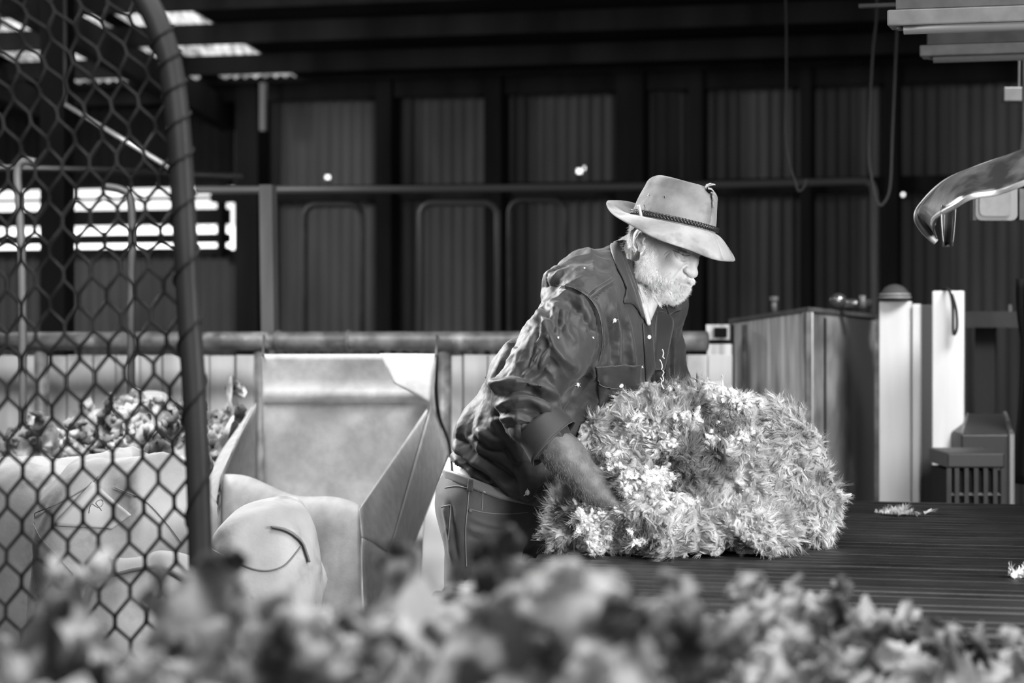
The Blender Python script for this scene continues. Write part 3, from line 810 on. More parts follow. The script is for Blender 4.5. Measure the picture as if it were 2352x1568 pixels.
# ---------------------------------------------------------------- open bale bag
M_bag = mat('pale_woven_bale_cloth', .43, .75, 0, .52, 30, bump=.08, bscale=180, trans=.25, spec=.3)
bg_ = empty('bale_bag', P(760, 1300, 7.5), 'open white woven bale bag hanging from the rail frame left of the man', 'bale bag'); bg_.location.z = 0
def patch(A, B, C, D_, bulge=(0, 0, 0), nu=16, nv=16, wr=.006, seed=0, fr=7, extra=None):
    """A-B top edge, D-C bottom edge"""
    A, B, C, D_ = map(Vector, (A, B, C, D_)); bl = Vector(bulge)
    def fn(u, v):
        p = A.lerp(B, u).lerp(D_.lerp(C, u), v) + bl * math.sin(math.pi * u) * math.sin(math.pi * min(v, 1))
        nn = vnoise(np.array([[p.x, p.y, p.z]]), fr, 2, seed)[0] * wr
        e = min(u, 1 - u, .12) / .12
        p = p + Vector((0, 1, 0)) * float(nn) * e
        if extra: p = p + extra(u, v)
        return p
    return fn
def bagp(x, y, d): return P(x, y, d)
TL, TR = P(602, 813, 8.05), P(1003, 813, 7.9)
BL, BR = P(588, 925, 8.0), P(990, 925, 7.85)
FLr, FM, FR_ = P(507, 1092, 7.2), P(705, 1133, 7.12), P(826, 1168, 6.95)
low = lambda x, d: Vector(((x - 1176) / FPX * d, d, .02))
mb = MB()
mb.grid(patch(TL, TR, low(935, 7.75), low(620, 7.9), (0, .10, 0), 26, 40, .012, 2, 6,
              extra=lambda u, v: Vector((0, -.018 * math.exp(-((v - .105) / .012) ** 2) - .03 * math.exp(-((v - .42 - .04 * u) / .02) ** 2), 0))), 40, 64)
mb.build('back_panel', M_bag, bg_, smooth=True, solid=.003)
mb = MB()                                   # left side, curling outwards at the rim
mb.grid(patch(BL, FLr, low(520, 7.2), low(600, 7.95), (-.09, 0, 0), wr=.02, seed=5), 20, 30)
mb.build('side_panel', M_bag, bg_, smooth=True, solid=.003)
mb = MB()
mb.grid(patch(BL + Vector((-.004, -.01, .0)), FLr + Vector((0, -.01, 0)), P(482, 1240, 7.1), P(478, 1096, 7.35), (-.03, -.02, .01), wr=.01, seed=15), 14, 10)
mb.build('rim_fold', M_bag, bg_, smooth=True, solid=.003)
mb = MB()                                   # front
def front(u, v):
    top = (FLr.lerp(FM, u / .62) if u < .62 else FM.lerp(FR_, (u - .62) / .38))
    bot = low(520, 7.0).lerp(low(840, 6.75), u)
    p = top.lerp(bot, v)
    k = math.exp(-((u - .62) / .12) ** 2) * (1 - v)
    nn = float(vnoise(np.array([[p.x, p.y, p.z]]), 5, 2, 8)[0])
    return p + Vector((0, -.05 * math.sin(math.pi * u) - .03 * k - .03 * nn * min(v * 4, 1) + .05 * math.exp(-v * 30) , .012 * math.exp(-v * 12) * math.sin(u * 9)))
mb.grid(front, 40, 40); mb.build('front_panel', M_bag, bg_, smooth=True, solid=.003)
C1, E1 = P(893, 1267, 7.05), P(832, 1235, 6.9)
mb = MB()
mb.grid(patch(FR_, BR, C1, E1, (.0, -.03, .0), wr=.012, seed=11), 20, 14)
mb.grid(patch(BR, P(1030, 1050, 7.95), P(932, 1296, 7.6), C1, (.01, .03, 0), wr=.012, seed=12), 14, 14)
mb.grid(patch(E1, C1, low(905, 7.35), low(850, 7.0), (.0, .05, 0), wr=.01, seed=13), 12, 20)
mb.grid(patch(C1, P(932, 1296, 7.6), low(925, 7.6), low(905, 7.35), (.0, .02, 0), wr=.01, seed=14), 6, 20)
mb.build('side_panel', M_bag, bg_, smooth=True, solid=.003)
mb = MB()                                   # folded corner flap
mb.grid(patch(P(872, 812, 7.86), TR + Vector((0, -.02, 0)), P(987, 925, 7.78), P(905, 880, 7.8), (0, -.015, 0), wr=.006, seed=16), 10, 10)
mb.build('corner_flap', M_bag, bg_, smooth=True, solid=.003)
for x, xx in ((604, 606), (1001, 1004)):
    a, b = P(x, 816, 8.0 if x < 700 else 7.86), bpt(xx, 770, DR - .02)
    MB().tube([a, b], .004, 6).build('tie_cord', M_rope, bg_)
MB().tube(cr([P(1003, 815, 7.92), P(1002, 900, 7.95), P(1010, 960, 8.0), P(1032, 1020, 8.02), P(1040, 1100, 8.02)], 8), .006, 6).build('loose_strap', M_timber_dark, bg_, smooth=True)

# white sacks
M_sack = mat('grubby_canvas', .36, .8, 0, .50, 7, bump=.1, bscale=90, v3=.26, scale3=12, lo3=.58, hi3=.75)
M_strap = mat('grey_webbing', .2, .7)
def sack(cx, top, d, rx, ry, label, seed, m=M_sack, e=.6, amp=.02, ridge=()):
    nu, nv = 90, 60; th = np.linspace(0, 2 * np.pi, nu + 1); ph = np.linspace(-np.pi / 2, np.pi / 2, nv + 1)
    T, H = np.meshgrid(th, ph, indexing='ij'); z1 = CAMZ - (top - HZ) / FPX * d; X = (cx - 1176) / FPX * d
    sp = lambda a, p: np.sign(a) * np.abs(a) ** p
    x = rx * sp(np.cos(H), .5) * sp(np.cos(T), e); y = ry * sp(np.cos(H), .5) * sp(np.sin(T), e); z = z1 / 2 * sp(np.sin(H), .62)
    p = np.stack([X + x, d + ry + y, z1 / 2 + z], -1).reshape(-1, 3)
    f = gridf(nu, nv); n = vnormals(p, f)
    r1 = 1 - np.abs(vnoise(p * [1, 1, .6], 5, 2, seed)) * 2; r2 = vnoise(p, 14, 2, seed + 2)
    p = p + n * (amp * r1 + amp * .35 * r2)[:, None]
    p[:, 2] = np.maximum(p[:, 2], .0)
    return tag(npmesh('wool_sack', p, f, m), label, 'sack')
bk = sack(60, 1072, 6.5, .25, .3, 'bulging white sack at the left picture edge behind the netting', 21)
lb = sack(270, 1068, 5.75, .215, .22, 'bulging white sack with a sewn patch, in the middle behind the netting', 22, amp=.03)
rs = sack(592, 1172, 5.5, .125, .2, 'lower canvas sack with grey strap between gate tube and bale bag', 23, amp=.02)
fs_ = sack(300, 1295, 5.2, .15, .16, 'low sack with dark webbing in front of the patched sack', 24, amp=.03)
ws = sack(985, 1075, 8.0, .16, .3, 'white sack shape added for the bright lit patch behind the man, right of the bale bag', 25, m=mat('lit_patch_white', .85, .7), amp=.02)  # sack shape added to stand in for a patch of lit ground
pl = sack(325, 912, 8.8, .13, .12, 'pale sack top showing above the pile of grey fleeces', 26, amp=.02)


def bvh_of(objs):
    v = []; f = []
    dg = bpy.context.evaluated_depsgraph_get()
    for o in objs:
        n = len(v); v += [o.matrix_world @ q.co for q in o.data.vertices]; f += [[i + n for i in p.vertices] for p in o.data.polygons]
    return BVHTree.FromPolygons(v, f)


def snap(bvh, px, py, off=0.0, default=None):
    d = (P(px, py, 1) - Vector((0, 0, CAMZ))).normalized()
    h = bvh.ray_cast(Vector((0, 0, CAMZ)), d)
    if h[0] is None: return P(px, py, default or 6), Vector((0, -1, 0))
    n = h[1] if h[1].dot(d) < 0 else -h[1]
    return h[0] + n * off, n


def snapline(bvh, pts, off=.001, n=6):
    q = cr([(x, y, 0) for x, y in pts], n)
    h = [snap(bvh, a.x, a.y, off, -1)[0] for a in q]
    return [p for p in h if p.y > 0]


bpy.context.view_layer.update()
B2 = bvh_of([lb])
o = MB(); NP = 10
poly = lambda u, v: Vector((123, 1207, 0)).lerp(Vector((258, 1215, 0)), u).lerp(Vector((212, 1108, 0)).lerp(Vector((303, 1182, 0)), u), v)
mbp = MB(); mbp.grid(lambda u, v: snap(B2, poly(u, v).x, poly(u, v).y, .004)[0], NP, NP)
pt = mbp.build('patch', mat('sewn_patch', .58, .75), lb, smooth=True, solid=.003); pt['label'] = 'whiter sewn patch with a faint pen mark'
MB().tube(snapline(B2, [(205, 1180), (210, 1160), (225, 1168), (238, 1160), (232, 1150), (220, 1158), (235, 1175)], .0065), .0009, 4).build('pen_mark', M_strap, pt)
MB().tube(snapline(B2, [(78, 1200), (95, 1235), (130, 1275), (170, 1320)], .003), .0013, 5).build('seam', M_strap, lb)
MB().tube(snapline(B2, [(78, 1200), (82, 1180), (130, 1160), (200, 1120), (225, 1095)], .003), .0013, 5).build('seam', M_strap, lb)
MB().tube(snapline(B2, [(265, 1120), (330, 1150), (380, 1200), (418, 1250)], .003), .0013, 5).build('seam', M_strap, lb)
B3 = bvh_of([rs])
MB().tube(snapline(B3, [(625, 1212), (660, 1222), (690, 1246), (706, 1290)], .006), .009, 6, flat=.35).build('strap', M_strap, rs, smooth=True)
MB().tube(snapline(B3, [(490, 1262), (540, 1290), (600, 1310), (650, 1300), (690, 1255)], .002), .0022, 5).build('seam', M_strap, rs)
B4 = bvh_of([fs_])
MB().tube(snapline(B4, [(180, 1345), (260, 1325), (350, 1305), (390, 1315), (430, 1345)], .008), .012, 6, flat=.4).build('strap', M_strap, fs_, smooth=True)
# loose white wool on the floor, far right
def toq(x, d): return np.full_like(x, .42) + np.clip(d - 8.3, 0, 1) * .1
heap('floor_wool', 1.80, 2.1, 8.0, 8.8, toq, M_wool, 'low pale heap of wool at the right edge beyond the table', 'wool', nl=700, LL=(.02, .04), RR=(.008, .014), lump=.05, seed=31, skirt=.1, body=0)
# ================================================================ signed-distance sculpting
class SDF:
    def __init__(s, xs, ys, zs):
        s.x, s.y, s.z = [np.asarray(a, np.float32) for a in (xs, ys, zs)]
        s.D = np.full((len(s.x), len(s.y), len(s.z)), .5, np.float32); s.pad = .02
        s.R = np.eye(3, dtype=np.float32); s.o = np.zeros(3, np.float32)      # local frame: world = R @ l + o

    def frame(s, R=None, o=None):
        s.R = np.eye(3, dtype=np.float32) if R is None else np.asarray(R, np.float32)
        s.o = np.zeros(3, np.float32) if o is None else np.asarray(o, np.float32); return s

    def w(s, p): return s.R @ np.asarray(p, np.float32) + s.o

    def _sub(s, lo, hi):
        sl = []
        for a, l, h in zip((s.x, s.y, s.z), lo, hi):
            i, j = np.searchsorted(a, l), np.searchsorted(a, h)
            if j - i < 1: return None
            sl.append(slice(i, j))
        return tuple(sl)

    def _mix(s, sl, d, k, op):
        A = s.D[sl]
        if op == '+':
            h = np.maximum(k - np.abs(A - d), 0) / max(k, 1e-6); s.D[sl] = np.minimum(A, d) - h * h * k * .25
        else:
            d = -d; h = np.maximum(k - np.abs(A - d), 0) / max(k, 1e-6); s.D[sl] = np.maximum(A, d) + h * h * k * .25

    def cap(s, a, b, ra, rb=None, k=.02, op='+', sy=1.0):
        rb = ra if rb is None else rb; a, b = s.w(a), s.w(b); m = max(ra, rb) * max(1, sy) + k + s.pad
        sl = s._sub(np.minimum(a, b) - m, np.maximum(a, b) + m)
        if sl is None: return s
        X, Y, Z = s.x[sl[0]][:, None, None] - a[0], (s.y[sl[1]][None, :, None] - a[1]) / sy, s.z[sl[2]][None, None] - a[2]
        c = (b - a).copy(); c[1] /= sy; L2 = float(c @ c) + 1e-12
        h = np.clip((X * c[0] + Y * c[1] + Z * c[2]) / L2, 0, 1)
        d = np.sqrt((X - h * c[0]) ** 2 + (Y - h * c[1]) ** 2 + (Z - h * c[2]) ** 2) - (ra + (rb - ra) * h)
        s._mix(sl, d, k, op); return s

    def ell(s, c, r, k=.02, op='+', rot=None):
        """ellipsoid, radii along the current frame's axes (rot: extra 3x3 inside the frame)"""
        c = s.w(c); r = np.asarray(r, np.float32) if hasattr(r, '__len__') else np.array([r] * 3, np.float32)
        Q = s.R if rot is None else s.R @ np.asarray(rot, np.float32)
        m = r.max() + k + s.pad; sl = s._sub(c - m, c + m)
        if sl is None: return s
        X, Y, Z = s.x[sl[0]][:, None, None] - c[0], s.y[sl[1]][None, :, None] - c[1], s.z[sl[2]][None, None] - c[2]
        l = [(X * Q[0, i] + Y * Q[1, i] + Z * Q[2, i]) for i in range(3)]
        k0 = np.sqrt(sum((l[i] / r[i]) ** 2 for i in range(3))); k1 = np.sqrt(sum((l[i] / r[i] ** 2) ** 2 for i in range(3))) + 1e-9
        s._mix(sl, k0 * (k0 - 1) / k1, k, op); return s

    def chain(s, pts, r, k=.01, op='+', sy=1.0):
        r = r if hasattr(r, '__len__') else [r] * len(pts)
        for i in range(len(pts) - 1): s.cap(pts[i], pts[i + 1], r[i], r[i + 1], k, op, sy)
        return s

    def mesh(s):
        """naive surface nets on the (non-uniform) grid"""
        S = s.D < 0; nx, ny, nz = S.shape
        cnt = np.zeros((nx - 1, ny - 1, nz - 1), np.int8)
        for i in (0, 1):
            for j in (0, 1):
                for k in (0, 1): cnt += S[i:nx - 1 + i, j:ny - 1 + j, k:nz - 1 + k]
        act = (cnt > 0) & (cnt < 8); I = np.argwhere(act); idx = np.full(act.shape, -1, np.int32); idx[act] = np.arange(len(I))
        i, j, k = I.T
        acc = np.zeros((len(I), 3)); n = np.zeros(len(I))
        ax = (s.x, s.y, s.z)
        C = [(a, b, c) for a in (0, 1) for b in (0, 1) for c in (0, 1)]
        val = {q: s.D[i + q[0], j + q[1], k + q[2]] for q in C}
        pos = {q: np.stack([s.x[i + q[0]], s.y[j + q[1]], s.z[k + q[2]]], 1) for q in C}
        for q in C:
            for a in range(3):
                if q[a]: continue
                r = list(q); r[a] = 1; r = tuple(r); va, vb = val[q], val[r]
                m = (va < 0) != (vb < 0); t = np.where(m, va / np.where(m, va - vb, 1), 0)
                acc += np.where(m[:, None], pos[q] + (pos[r] - pos[q]) * t[:, None], 0); n += m
        V = acc / n[:, None]; F = []
        for a in range(3):
            b, c = (a + 1) % 3, (a + 2) % 3
            lo = [slice(None)] * 3; hi = [slice(None)] * 3; lo[a] = slice(0, -1); hi[a] = slice(1, None)
            A, B = S[tuple(lo)], S[tuple(hi)]; e = np.argwhere(A != B)
            e = e[(e[:, b] > 0) & (e[:, c] > 0) & (e[:, b] < s.D.shape[b] - 1) & (e[:, c] < s.D.shape[c] - 1)]
            def cell(db, dc):
                q = e.copy(); q[:, b] -= db; q[:, c] -= dc; return idx[q[:, 0], q[:, 1], q[:, 2]]
            f = np.stack([cell(1, 1), cell(0, 1), cell(0, 0), cell(1, 0)], 1)
            fl = A[e[:, 0], e[:, 1], e[:, 2]]; f[~fl] = f[~fl][:, ::-1]; F.append(f)
        F = np.concatenate(F); F = F[(F >= 0).all(1)]
        return V, F


def axis(segs):
    """non-uniform axis: [(start, step), ..., (end, None)]"""
    out = []
    for (a, h), (b, _) in zip(segs[:-1], segs[1:]): out.append(np.arange(a, b - h * .3, h))
    return np.concatenate(out + [[segs[-1][0]]])


def relax(V, F, it=2, lam=.5, keep=None):
    e = np.concatenate([F[:, [0, 1]], F[:, [1, 2]], F[:, [2, 3]], F[:, [3, 0]]]); e = np.concatenate([e, e[:, ::-1]])
    cnt = np.bincount(e[:, 0], minlength=len(V))[:, None]
    for _ in range(it):
        acc = np.stack([np.bincount(e[:, 0], weights=V[e[:, 1], c], minlength=len(V)) for c in range(3)], 1)
        V = V + (acc / np.maximum(cnt, 1) - V) * lam
    return V


def topx(V): return 1176 + FPX * V[:, 0] / V[:, 1], HZ - FPX * (V[:, 2] - CAMZ) / V[:, 1]


def folds(V, N, lines, dscale=1.0, facing=True, back=None):
    """raise or sink cloth along fold lines: (points, width, height)"""
    px, py = topx(V); out = np.zeros(len(V)); q = np.stack([px, py], 1)
    fc = np.clip(-N[:, 1] * 2.2 + .25, 0, 1) if facing else np.ones(len(V))
    for pts, wd, h in lines:
        pl = np.array([(p.x, p.y) for p in cr([(x, y, 0) for x, y in pts], 4)])
        lo, hi = pl.min(0) - 3 * wd, pl.max(0) + 3 * wd
        m = ((q > lo) & (q < hi)).all(1) & (V[:, 1] < (back or 99))
        if not m.any(): continue
        Q = q[m]; best = np.full(len(Q), 1e9); tt = np.zeros(len(Q)); n = len(pl) - 1
        for i in range(n):
            a, b = pl[i], pl[i + 1]; ab = b - a; t = np.clip(((Q - a) @ ab) / (ab @ ab + 1e-9), 0, 1)
            d = np.linalg.norm(Q - a - t[:, None] * ab, axis=1); u = d < best; best[u] = d[u]; tt[u] = (i + t[u]) / n
        env = np.clip(np.minimum(tt, 1 - tt) * 5 + .15, 0, 1)
        out[m] += h * np.exp(-(best / wd) ** 2) * env
    return V + N * (out * fc * dscale)[:, None]


# ================================================================ the man
FOC = 5.9
def Q(px, py, d=5.95): return np.array(P(px, py, d))
def rotm(yaw, pitch, roll):
    y, p, r = [math.radians(a) for a in (yaw, pitch, roll)]
    return np.array(Matrix.Rotation(y, 3, 'Z') @ Matrix.Rotation(p, 3, 'Y') @ Matrix.Rotation(r, 3, 'X'))
HS = 1.03
HR = rotm(-34, 24.5, -5.0); HO = np.array([.3805, 5.95, 1.5905])
def HW(l): return HR @ (np.asarray(l, float) * HS) + HO
def HL(px, py, l):
    """head-local point shown at px,py with the depth of the local point l"""
    return HR.T @ (Q(px, py, HW(l)[1]) - HO) / HS
def hpx(l):
    p = HW(l); return round(1176 + FPX * p[0] / p[1]), round(HZ - FPX * (p[2] - CAMZ) / p[1])
HEADR = HR * HS

EYE = HL(1569, 588, (.078, -.034, .022)); EYE2 = HL(1613, 588, (.078, .032, .022))
NTIP = HL(1597, 628, (.116, 0, -.014)); NAS = HL(1599, 590, (.094, 0, .022))
ALA = HL(1576, 623, (.100, -.016, -.020)); SUBN = HL(1588, 638, (.102, 0, -.028))
MC = HL(1552, 643, (.082, -.026, -.048)); MM = HL(1583, 648, (.099, 0, -.047))
CHIN = HL(1566, 670, (.082, 0, -.084)); CHB = HL(1530, 682, (.062, -.005, -.094)); EAR = HL(1471, 550, (-.012, -.078, 0))


def head(s):
    s.frame(HEADR, HO)
    # scale is inside the frame, so radii below are multiplied by HS where they are plain radii
    s.ell((-.014, 0, .034), np.array((.098, .077, .088)), .01)
    s.ell((.030, 0, -.018), (.060, .060, .080), .02)
    s.ell((.052, 0, .056), (.042, .060, .042), .02)                       # forehead
    for q in (-1, 1):
        s.chain([(-.008, q * .060, -.030), (.006, q * .060, -.060), CHIN * [.55, 0, 1] + [0, q * .034, .004]], [.018, .019, .018], .02)   # jaw
        s.ell((.060 - (.012 if q > 0 else 0), q * .043, -.010), (.024, .022, .022), .014)           # cheek
        s.ell((.050, q * .040, -.048), (.028, .022, .030), .02)
        s.chain([(.072, q * .053, .028), (.088, q * .036, .041), (.095, q * .010, .036)], [.008, .010, .010], .012)      # brow
    s.ell(CHIN - [.012, 0, -.004], (.022, .028, .020), .02)
    s.ell(CHB - [.008, 0, -.012], (.038, .036, .022), .02)
    s.ell((.074, -.002, -.045), (.022, .030, .024), .015)                     # muzzle
    for e in (EYE, EYE2):
        if e is EYE2: e = e + [-.006, -.002, 0]
        s.ell(e + [.012, 0, .001], (.020, .019, .0125), .008, '-')         # socket
        c = e + [-.0135, 0, 0]
        s.ell(c, (.0148, .0160, .0140), .002)                             # lidded eyeball
        el = lambda az, ev, r: c + np.array([math.cos(ev) * math.cos(az), math.cos(ev) * math.sin(az), math.sin(ev)]) * r
        s.chain([el(az, -.95 + .12 * abs(az), .0185) for az in (-.9, -.4, .1, .6)], .0034, .004)         # lower bag
        s.chain([el(az, .55 - .15 * abs(az), .0170) for az in (-1.0, -.5, 0, .5)], .0030, .004)          # upper fold
    # nose
    s.chain([NAS + [-.010, 0, .002], NAS * .45 + NTIP * .55 + [-.010, 0, .004], NTIP + [-.012, 0, .002]], [.0080, .0100, .013], .010)
    s.ell(NTIP + [-.009, 0, -.002], (.0155, .0165, .0145), .005)
    s.cap(NTIP + [-.014, 0, -.006], SUBN + [-.008, 0, .004], .009, .008, .006)
    for q in (-1, 1):
        a = ALA if q < 0 else ALA * [1, -1, 1] + [-.006, -.003, 0]
        s.ell(a + [-.001, -q * .001, .001], (.0125, .0095, .0105), .004)
        s.ell(SUBN * [1, 0, 1] + [.006, q * .0075, .004], (.005, .0035, .004), .003, '-')
        m = MC if q < 0 else MC * [1, -1, 1]
        s.chain([m + [-.005, 0, .003], MM + [-.004, q * .006, .0055]], [.003, .0055], .006)
        s.chain([m + [-.006, 0, -.003], MM + [-.008, q * .006, -.0060]], [.003, .0050], .006)
    # ear
    for q in (-1, 1):
        E = lambda x, y: (HL(x, y, EAR) if q < 0 else HL(x, y, EAR) * [1, -1, 1])
        o = np.array([0, q * .004, 0])
        hel = [E(1480, 541), E(1477, 527), E(1466, 522), E(1457, 533), E(1455, 550), E(1458, 565), E(1466, 575)]
        s.ell((hel[2] + hel[5]) / 2 + [.004, -q * .010, .002], (.018, .008, .030), .008)
        s.ell((hel[2] + hel[5]) / 2 + [.002, q * .003, .004], (.0115, .007, .020), .004, '-')
        s.chain([p + o + [0, q * .002 * min(i, 4), 0] for i, p in enumerate(hel)], [.003, .0038, .004, .004, .0038, .0036, .004], .004)
        s.chain([E(1470, 535) + o * .2, E(1463, 548) + o * .4, E(1468, 562) + o * .3, E(1478, 562)], [.002, .0030, .003, .0026], .003)     # antihelix
        s.ell(E(1474, 572) + o, (.0080, .0050, .0095), .005)             # lobe
        s.ell(E(1484, 551) + o * .4, (.0045, .004, .007), .004)           # tragus
        s.ell(E(1477, 552), (.007, .010, .009), .004, '-')                # concha
    s.frame()


W_ = rotm(-30, 12, 0)       # torso frame: x forward, y to his left, z up the spine
def torso(s, off=0, k=.05):
    s.frame(W_)
    E = lambda x, y, d, r: s.ell(W_.T @ Q(x, y, d), np.array(r) + off, k)
    E(1140, 1150, 6.08, (.135, .175, .13)); E(1186, 1025, 6.05, (.143, .178, .15)); E(1262, 905, 6.01, (.150, .188, .16))
    E(1372, 790, 5.98, (.135, .195, .15))
    s.frame()
    s.cap(Q(1340, 702, 5.83), Q(1492, 700, 6.1), .075 + off, .075 + off, k)
    s.cap(Q(1432, 655, 5.98), Q(1350, 690, 5.84), .060 + off, .072 + off, k)
    s.cap(Q(1404, 607, 6.0), Q(1345, 634, 5.93), .043 + off, .050 + off, k)
    s.cap(Q(1345, 634, 5.93), Q(1300, 662, 5.87), .047 + off, .048 + off, k)
    s.cap(Q(1440, 655, 6.0), Q(1510, 690, 6.1), .060 + off, .066 + off, k)


FA = [Q(1235, 985, 5.70), Q(1300, 1050, 5.68), Q(1352, 1108, 5.67), Q(1392, 1145, 5.67)]
def forearm(s):
    s.chain(FA, [.048, .0455, .037, .033], .02)


def hand(s, wrist, palm_dir, side, up, curl=.55, scale=1.0, flip=1):
    """palm with five jointed fingers; palm_dir along the hand, side across towards the little finger, up = back of the hand"""
    d, sd, u = [unit(np.asarray(a, float)) for a in (palm_dir, side, up)]
    L = .095 * scale
    for t, r in ((-.030, .015), (-.010, .0155), (.010, .0155), (.029, .0145)):
        s.cap(wrist + sd * t * .6, wrist + d * L + sd * t, r * scale, r * .85 * scale, .014)
    for i, (t, ln) in enumerate(((-.030, .072), (-.010, .082), (.010, .077), (.029, .060))):
        p = wrist + d * L + sd * t; a = curl * .5; seg = [p]
        for k_, fr in enumerate((.45, .32, .25)):
            a += curl * (.55 + .12 * i)
            p = p + (d * math.cos(a) - u * math.sin(a) + sd * t * 1.5) * ln * fr * scale; seg.append(p)
        s.chain(seg, [.0100 * scale, .0092 * scale, .0085 * scale, .0072 * scale], .004)
    tb_ = wrist + d * .028 - sd * .030
    s.chain([tb_, tb_ + (d * .7 - sd * .7 - u * .25) * .042, tb_ + (d * .9 - sd * .55 - u * .6) * .072, tb_ + (d * 1.0 - sd * .3 - u * .8) * .095],
            [.0160, .0125, .0110, .0085], .008)


LEG = [(Q(1112, 1190, 5.99), Q(1098, 1600, 5.95), Q(1080, 1985, 6.0)), (Q(1178, 1190, 6.2), Q(1190, 1600, 6.12), Q(1190, 1960, 6.2))]
WR = FA[-1]
NDIR = unit(np.array([.74, -.02, -.68]))
FAR = [Q(1500, 720, 6.13), Q(1522, 880, 6.22), Q(1600, 985, 6.12), Q(1655, 1040, 6.05)]


def build_body():
    xs = axis([(-.28, .006), (.06, .003), (.262, .0013), (.475, .003), (.62, .006), (.66, None)])
    ys = axis([(5.45, .006), (5.60, .004), (5.84, .0014), (5.99, .0025), (6.09, .005), (6.38, None)])
    zs = axis([(-.01, .008), (.9, .0035), (1.43, .0013), (1.615, .0028), (1.735, .004), (1.76, None)])
    s = SDF(xs, ys, zs)
    torso(s, -.022)
    s.cap(Q(1462, 585, 5.985), Q(1448, 690, 6.0), .054, .064, .03)          # neck
    s.cap(Q(1448, 690, 6.0), Q(1450, 735, 5.99), .064, .066, .03)
    s.cap(Q(1505, 668, 5.93), Q(1484, 728, 5.91), .020, .014, .03)          # throat
    s.chain([Q(1462, 640, 5.93), Q(1478, 700, 5.90), Q(1490, 742, 5.885)], .006, .010)   # neck cord
    s.chain([Q(1450, 560, 5.93), Q(1452, 600, 5.925), Q(1468, 660, 5.92)], .0016, .004, '-')  # neck creases
    s.chain([Q(1440, 575, 5.95), Q(1444, 620, 5.93), Q(1458, 680, 5.92)], .0014, .004, '-')
    head(s)
    # near arm
    s.cap(Q(1335, 712, 5.83), Q(1210, 905, 5.74), .060, .050, .03)
    s.cap(Q(1210, 905, 5.74), FA[0], .050, .048, .02)
    forearm(s)
    hand(s, WR, NDIR, unit(np.array([.30, -.9, -.1])), unit(np.array([-.55, -.45, .55])), .50)
    # far arm
    s.chain(FAR, [.058, .050, .042, .032], .02)
    hand(s, FAR[-1], (.8, -.3, -.45), (-.2, -.9, .2), (.4, .1, .8), .5)
    # legs
    for L in LEG: s.chain(list(L), [.082, .058, .040], .03)
    s.D = s.D.copy()
    V, F = s.mesh(); V = relax(V, F, 1, .4)
    return V, F


bV, bF = build_body()
N0 = vnormals(bV, bF)
px_, py_ = topx(bV)
# skin relief: forearm muscle and veins, fine wrinkles of the neck
arm_m = ((px_ > 1225) & (px_ < 1440) & (py_ > 960) & (bV[:, 1] < 5.78) & (bV[:, 2] < 1.2)).astype(float)
bV = bV + N0 * ((.0011 * vnoise(bV, 45, 2, 3)) * arm_m)[:, None]
neck_m = ((py_ > 560) & (py_ < 740) & (px_ > 1425) & (px_ < 1490)).astype(float)
ridg = np.abs(vnoise(bV @ np.array([[1, .3, -.2], [0, 1, 0], [.15, 0, .25]]).T, 160, 2, 7))
bV = bV - N0 * (ridg * .0010 * neck_m)[:, None]
FACE = [([(1543, 573), (1556, 578), (1567, 584), (1576, 587), (1587, 584)], 1.7, -.0022), ([(1549, 570), (1559, 573), (1572, 578), (1590, 581)], 1.5, -.0010),
        ([(1546, 574), (1549, 585), (1555, 593), (1565, 598), (1578, 597)], 1.8, -.0014), ([(1556, 586), (1563, 592), (1575, 593)], 3.5, .0012),
        ([(1577, 606), (1568, 617), (1570, 627), (1579, 632)], 2.2, -.0022), ([(1581, 613), (1577, 620), (1581, 627)], 5, .0012),
        ([(1565, 618), (1553, 634), (1544, 643)], 3, -.0014), ([(1541, 627), (1530, 633), (1519, 640)], 2, -.0010),
        ([(1551, 642), (1563, 647), (1579, 650), (1590, 650)], 1.9, -.0028), ([(1560, 652), (1574, 655), (1586, 655)], 3, .0012),
        ([(1453, 529), (1451, 573), (1454, 618), (1468, 651), (1486, 684)], 2.6, -.0030), ([(1434, 585), (1446, 625), (1461, 662), (1474, 700)], 2, -.0016),
        ([(1441, 575), (1449, 620), (1466, 664), (1484, 712)], 1.8, -.0014), ([(1500, 590), (1502, 612), (1512, 628)], 3, -.0008),
        ([(1538, 575), (1530, 578), (1524, 584)], 1.3, -.0008), ([(1538, 580), (1531, 586), (1527, 592)], 1.3, -.0007), ([(1530, 560), (1550, 562), (1570, 566)], 1.6, -.0008)]
bV = folds(bV, vnormals(bV, bF), FACE, 1.5, back=6.02)
M_skin = mat('weathered_skin', .38, .55, v2=.50, scale=16, lo=.35, hi=.65, bump=.10, bscale=420, spec=.35)
M_skin.node_tree.nodes['Principled BSDF'].inputs['Subsurface Weight'].default_value = .12
M_skin.node_tree.nodes['Principled BSDF'].inputs['Subsurface Radius'].default_value = (.01, .01, .01)
M_skin.node_tree.nodes['Principled BSDF'].inputs['Subsurface Scale'].default_value = .6
man = npmesh('person', bV, bF, M_skin)
tag(man, 'bearded person in felt hat, dark shirt and jeans, leaning over the table gripping a fleece', 'person')
# darker skin tone on forearms and hands
fm = mat('dark_hairy_forearm', .085, .5, v2=.15, scale=40, lo=.35, hi=.65, bump=.16, bscale=650, spec=.45)
man.data.materials.append(fm)
fc = bV[bF].mean(1); fx, fy = topx(fc)
near = (fx > 1215) & (fc[:, 2] < 1.24) & (((fx > 1225) & (fy > 955) & (fc[:, 1] < 5.80)) | (fx > 1560))
man.data.polygons.foreach_set('material_index', near.astype(np.int32))

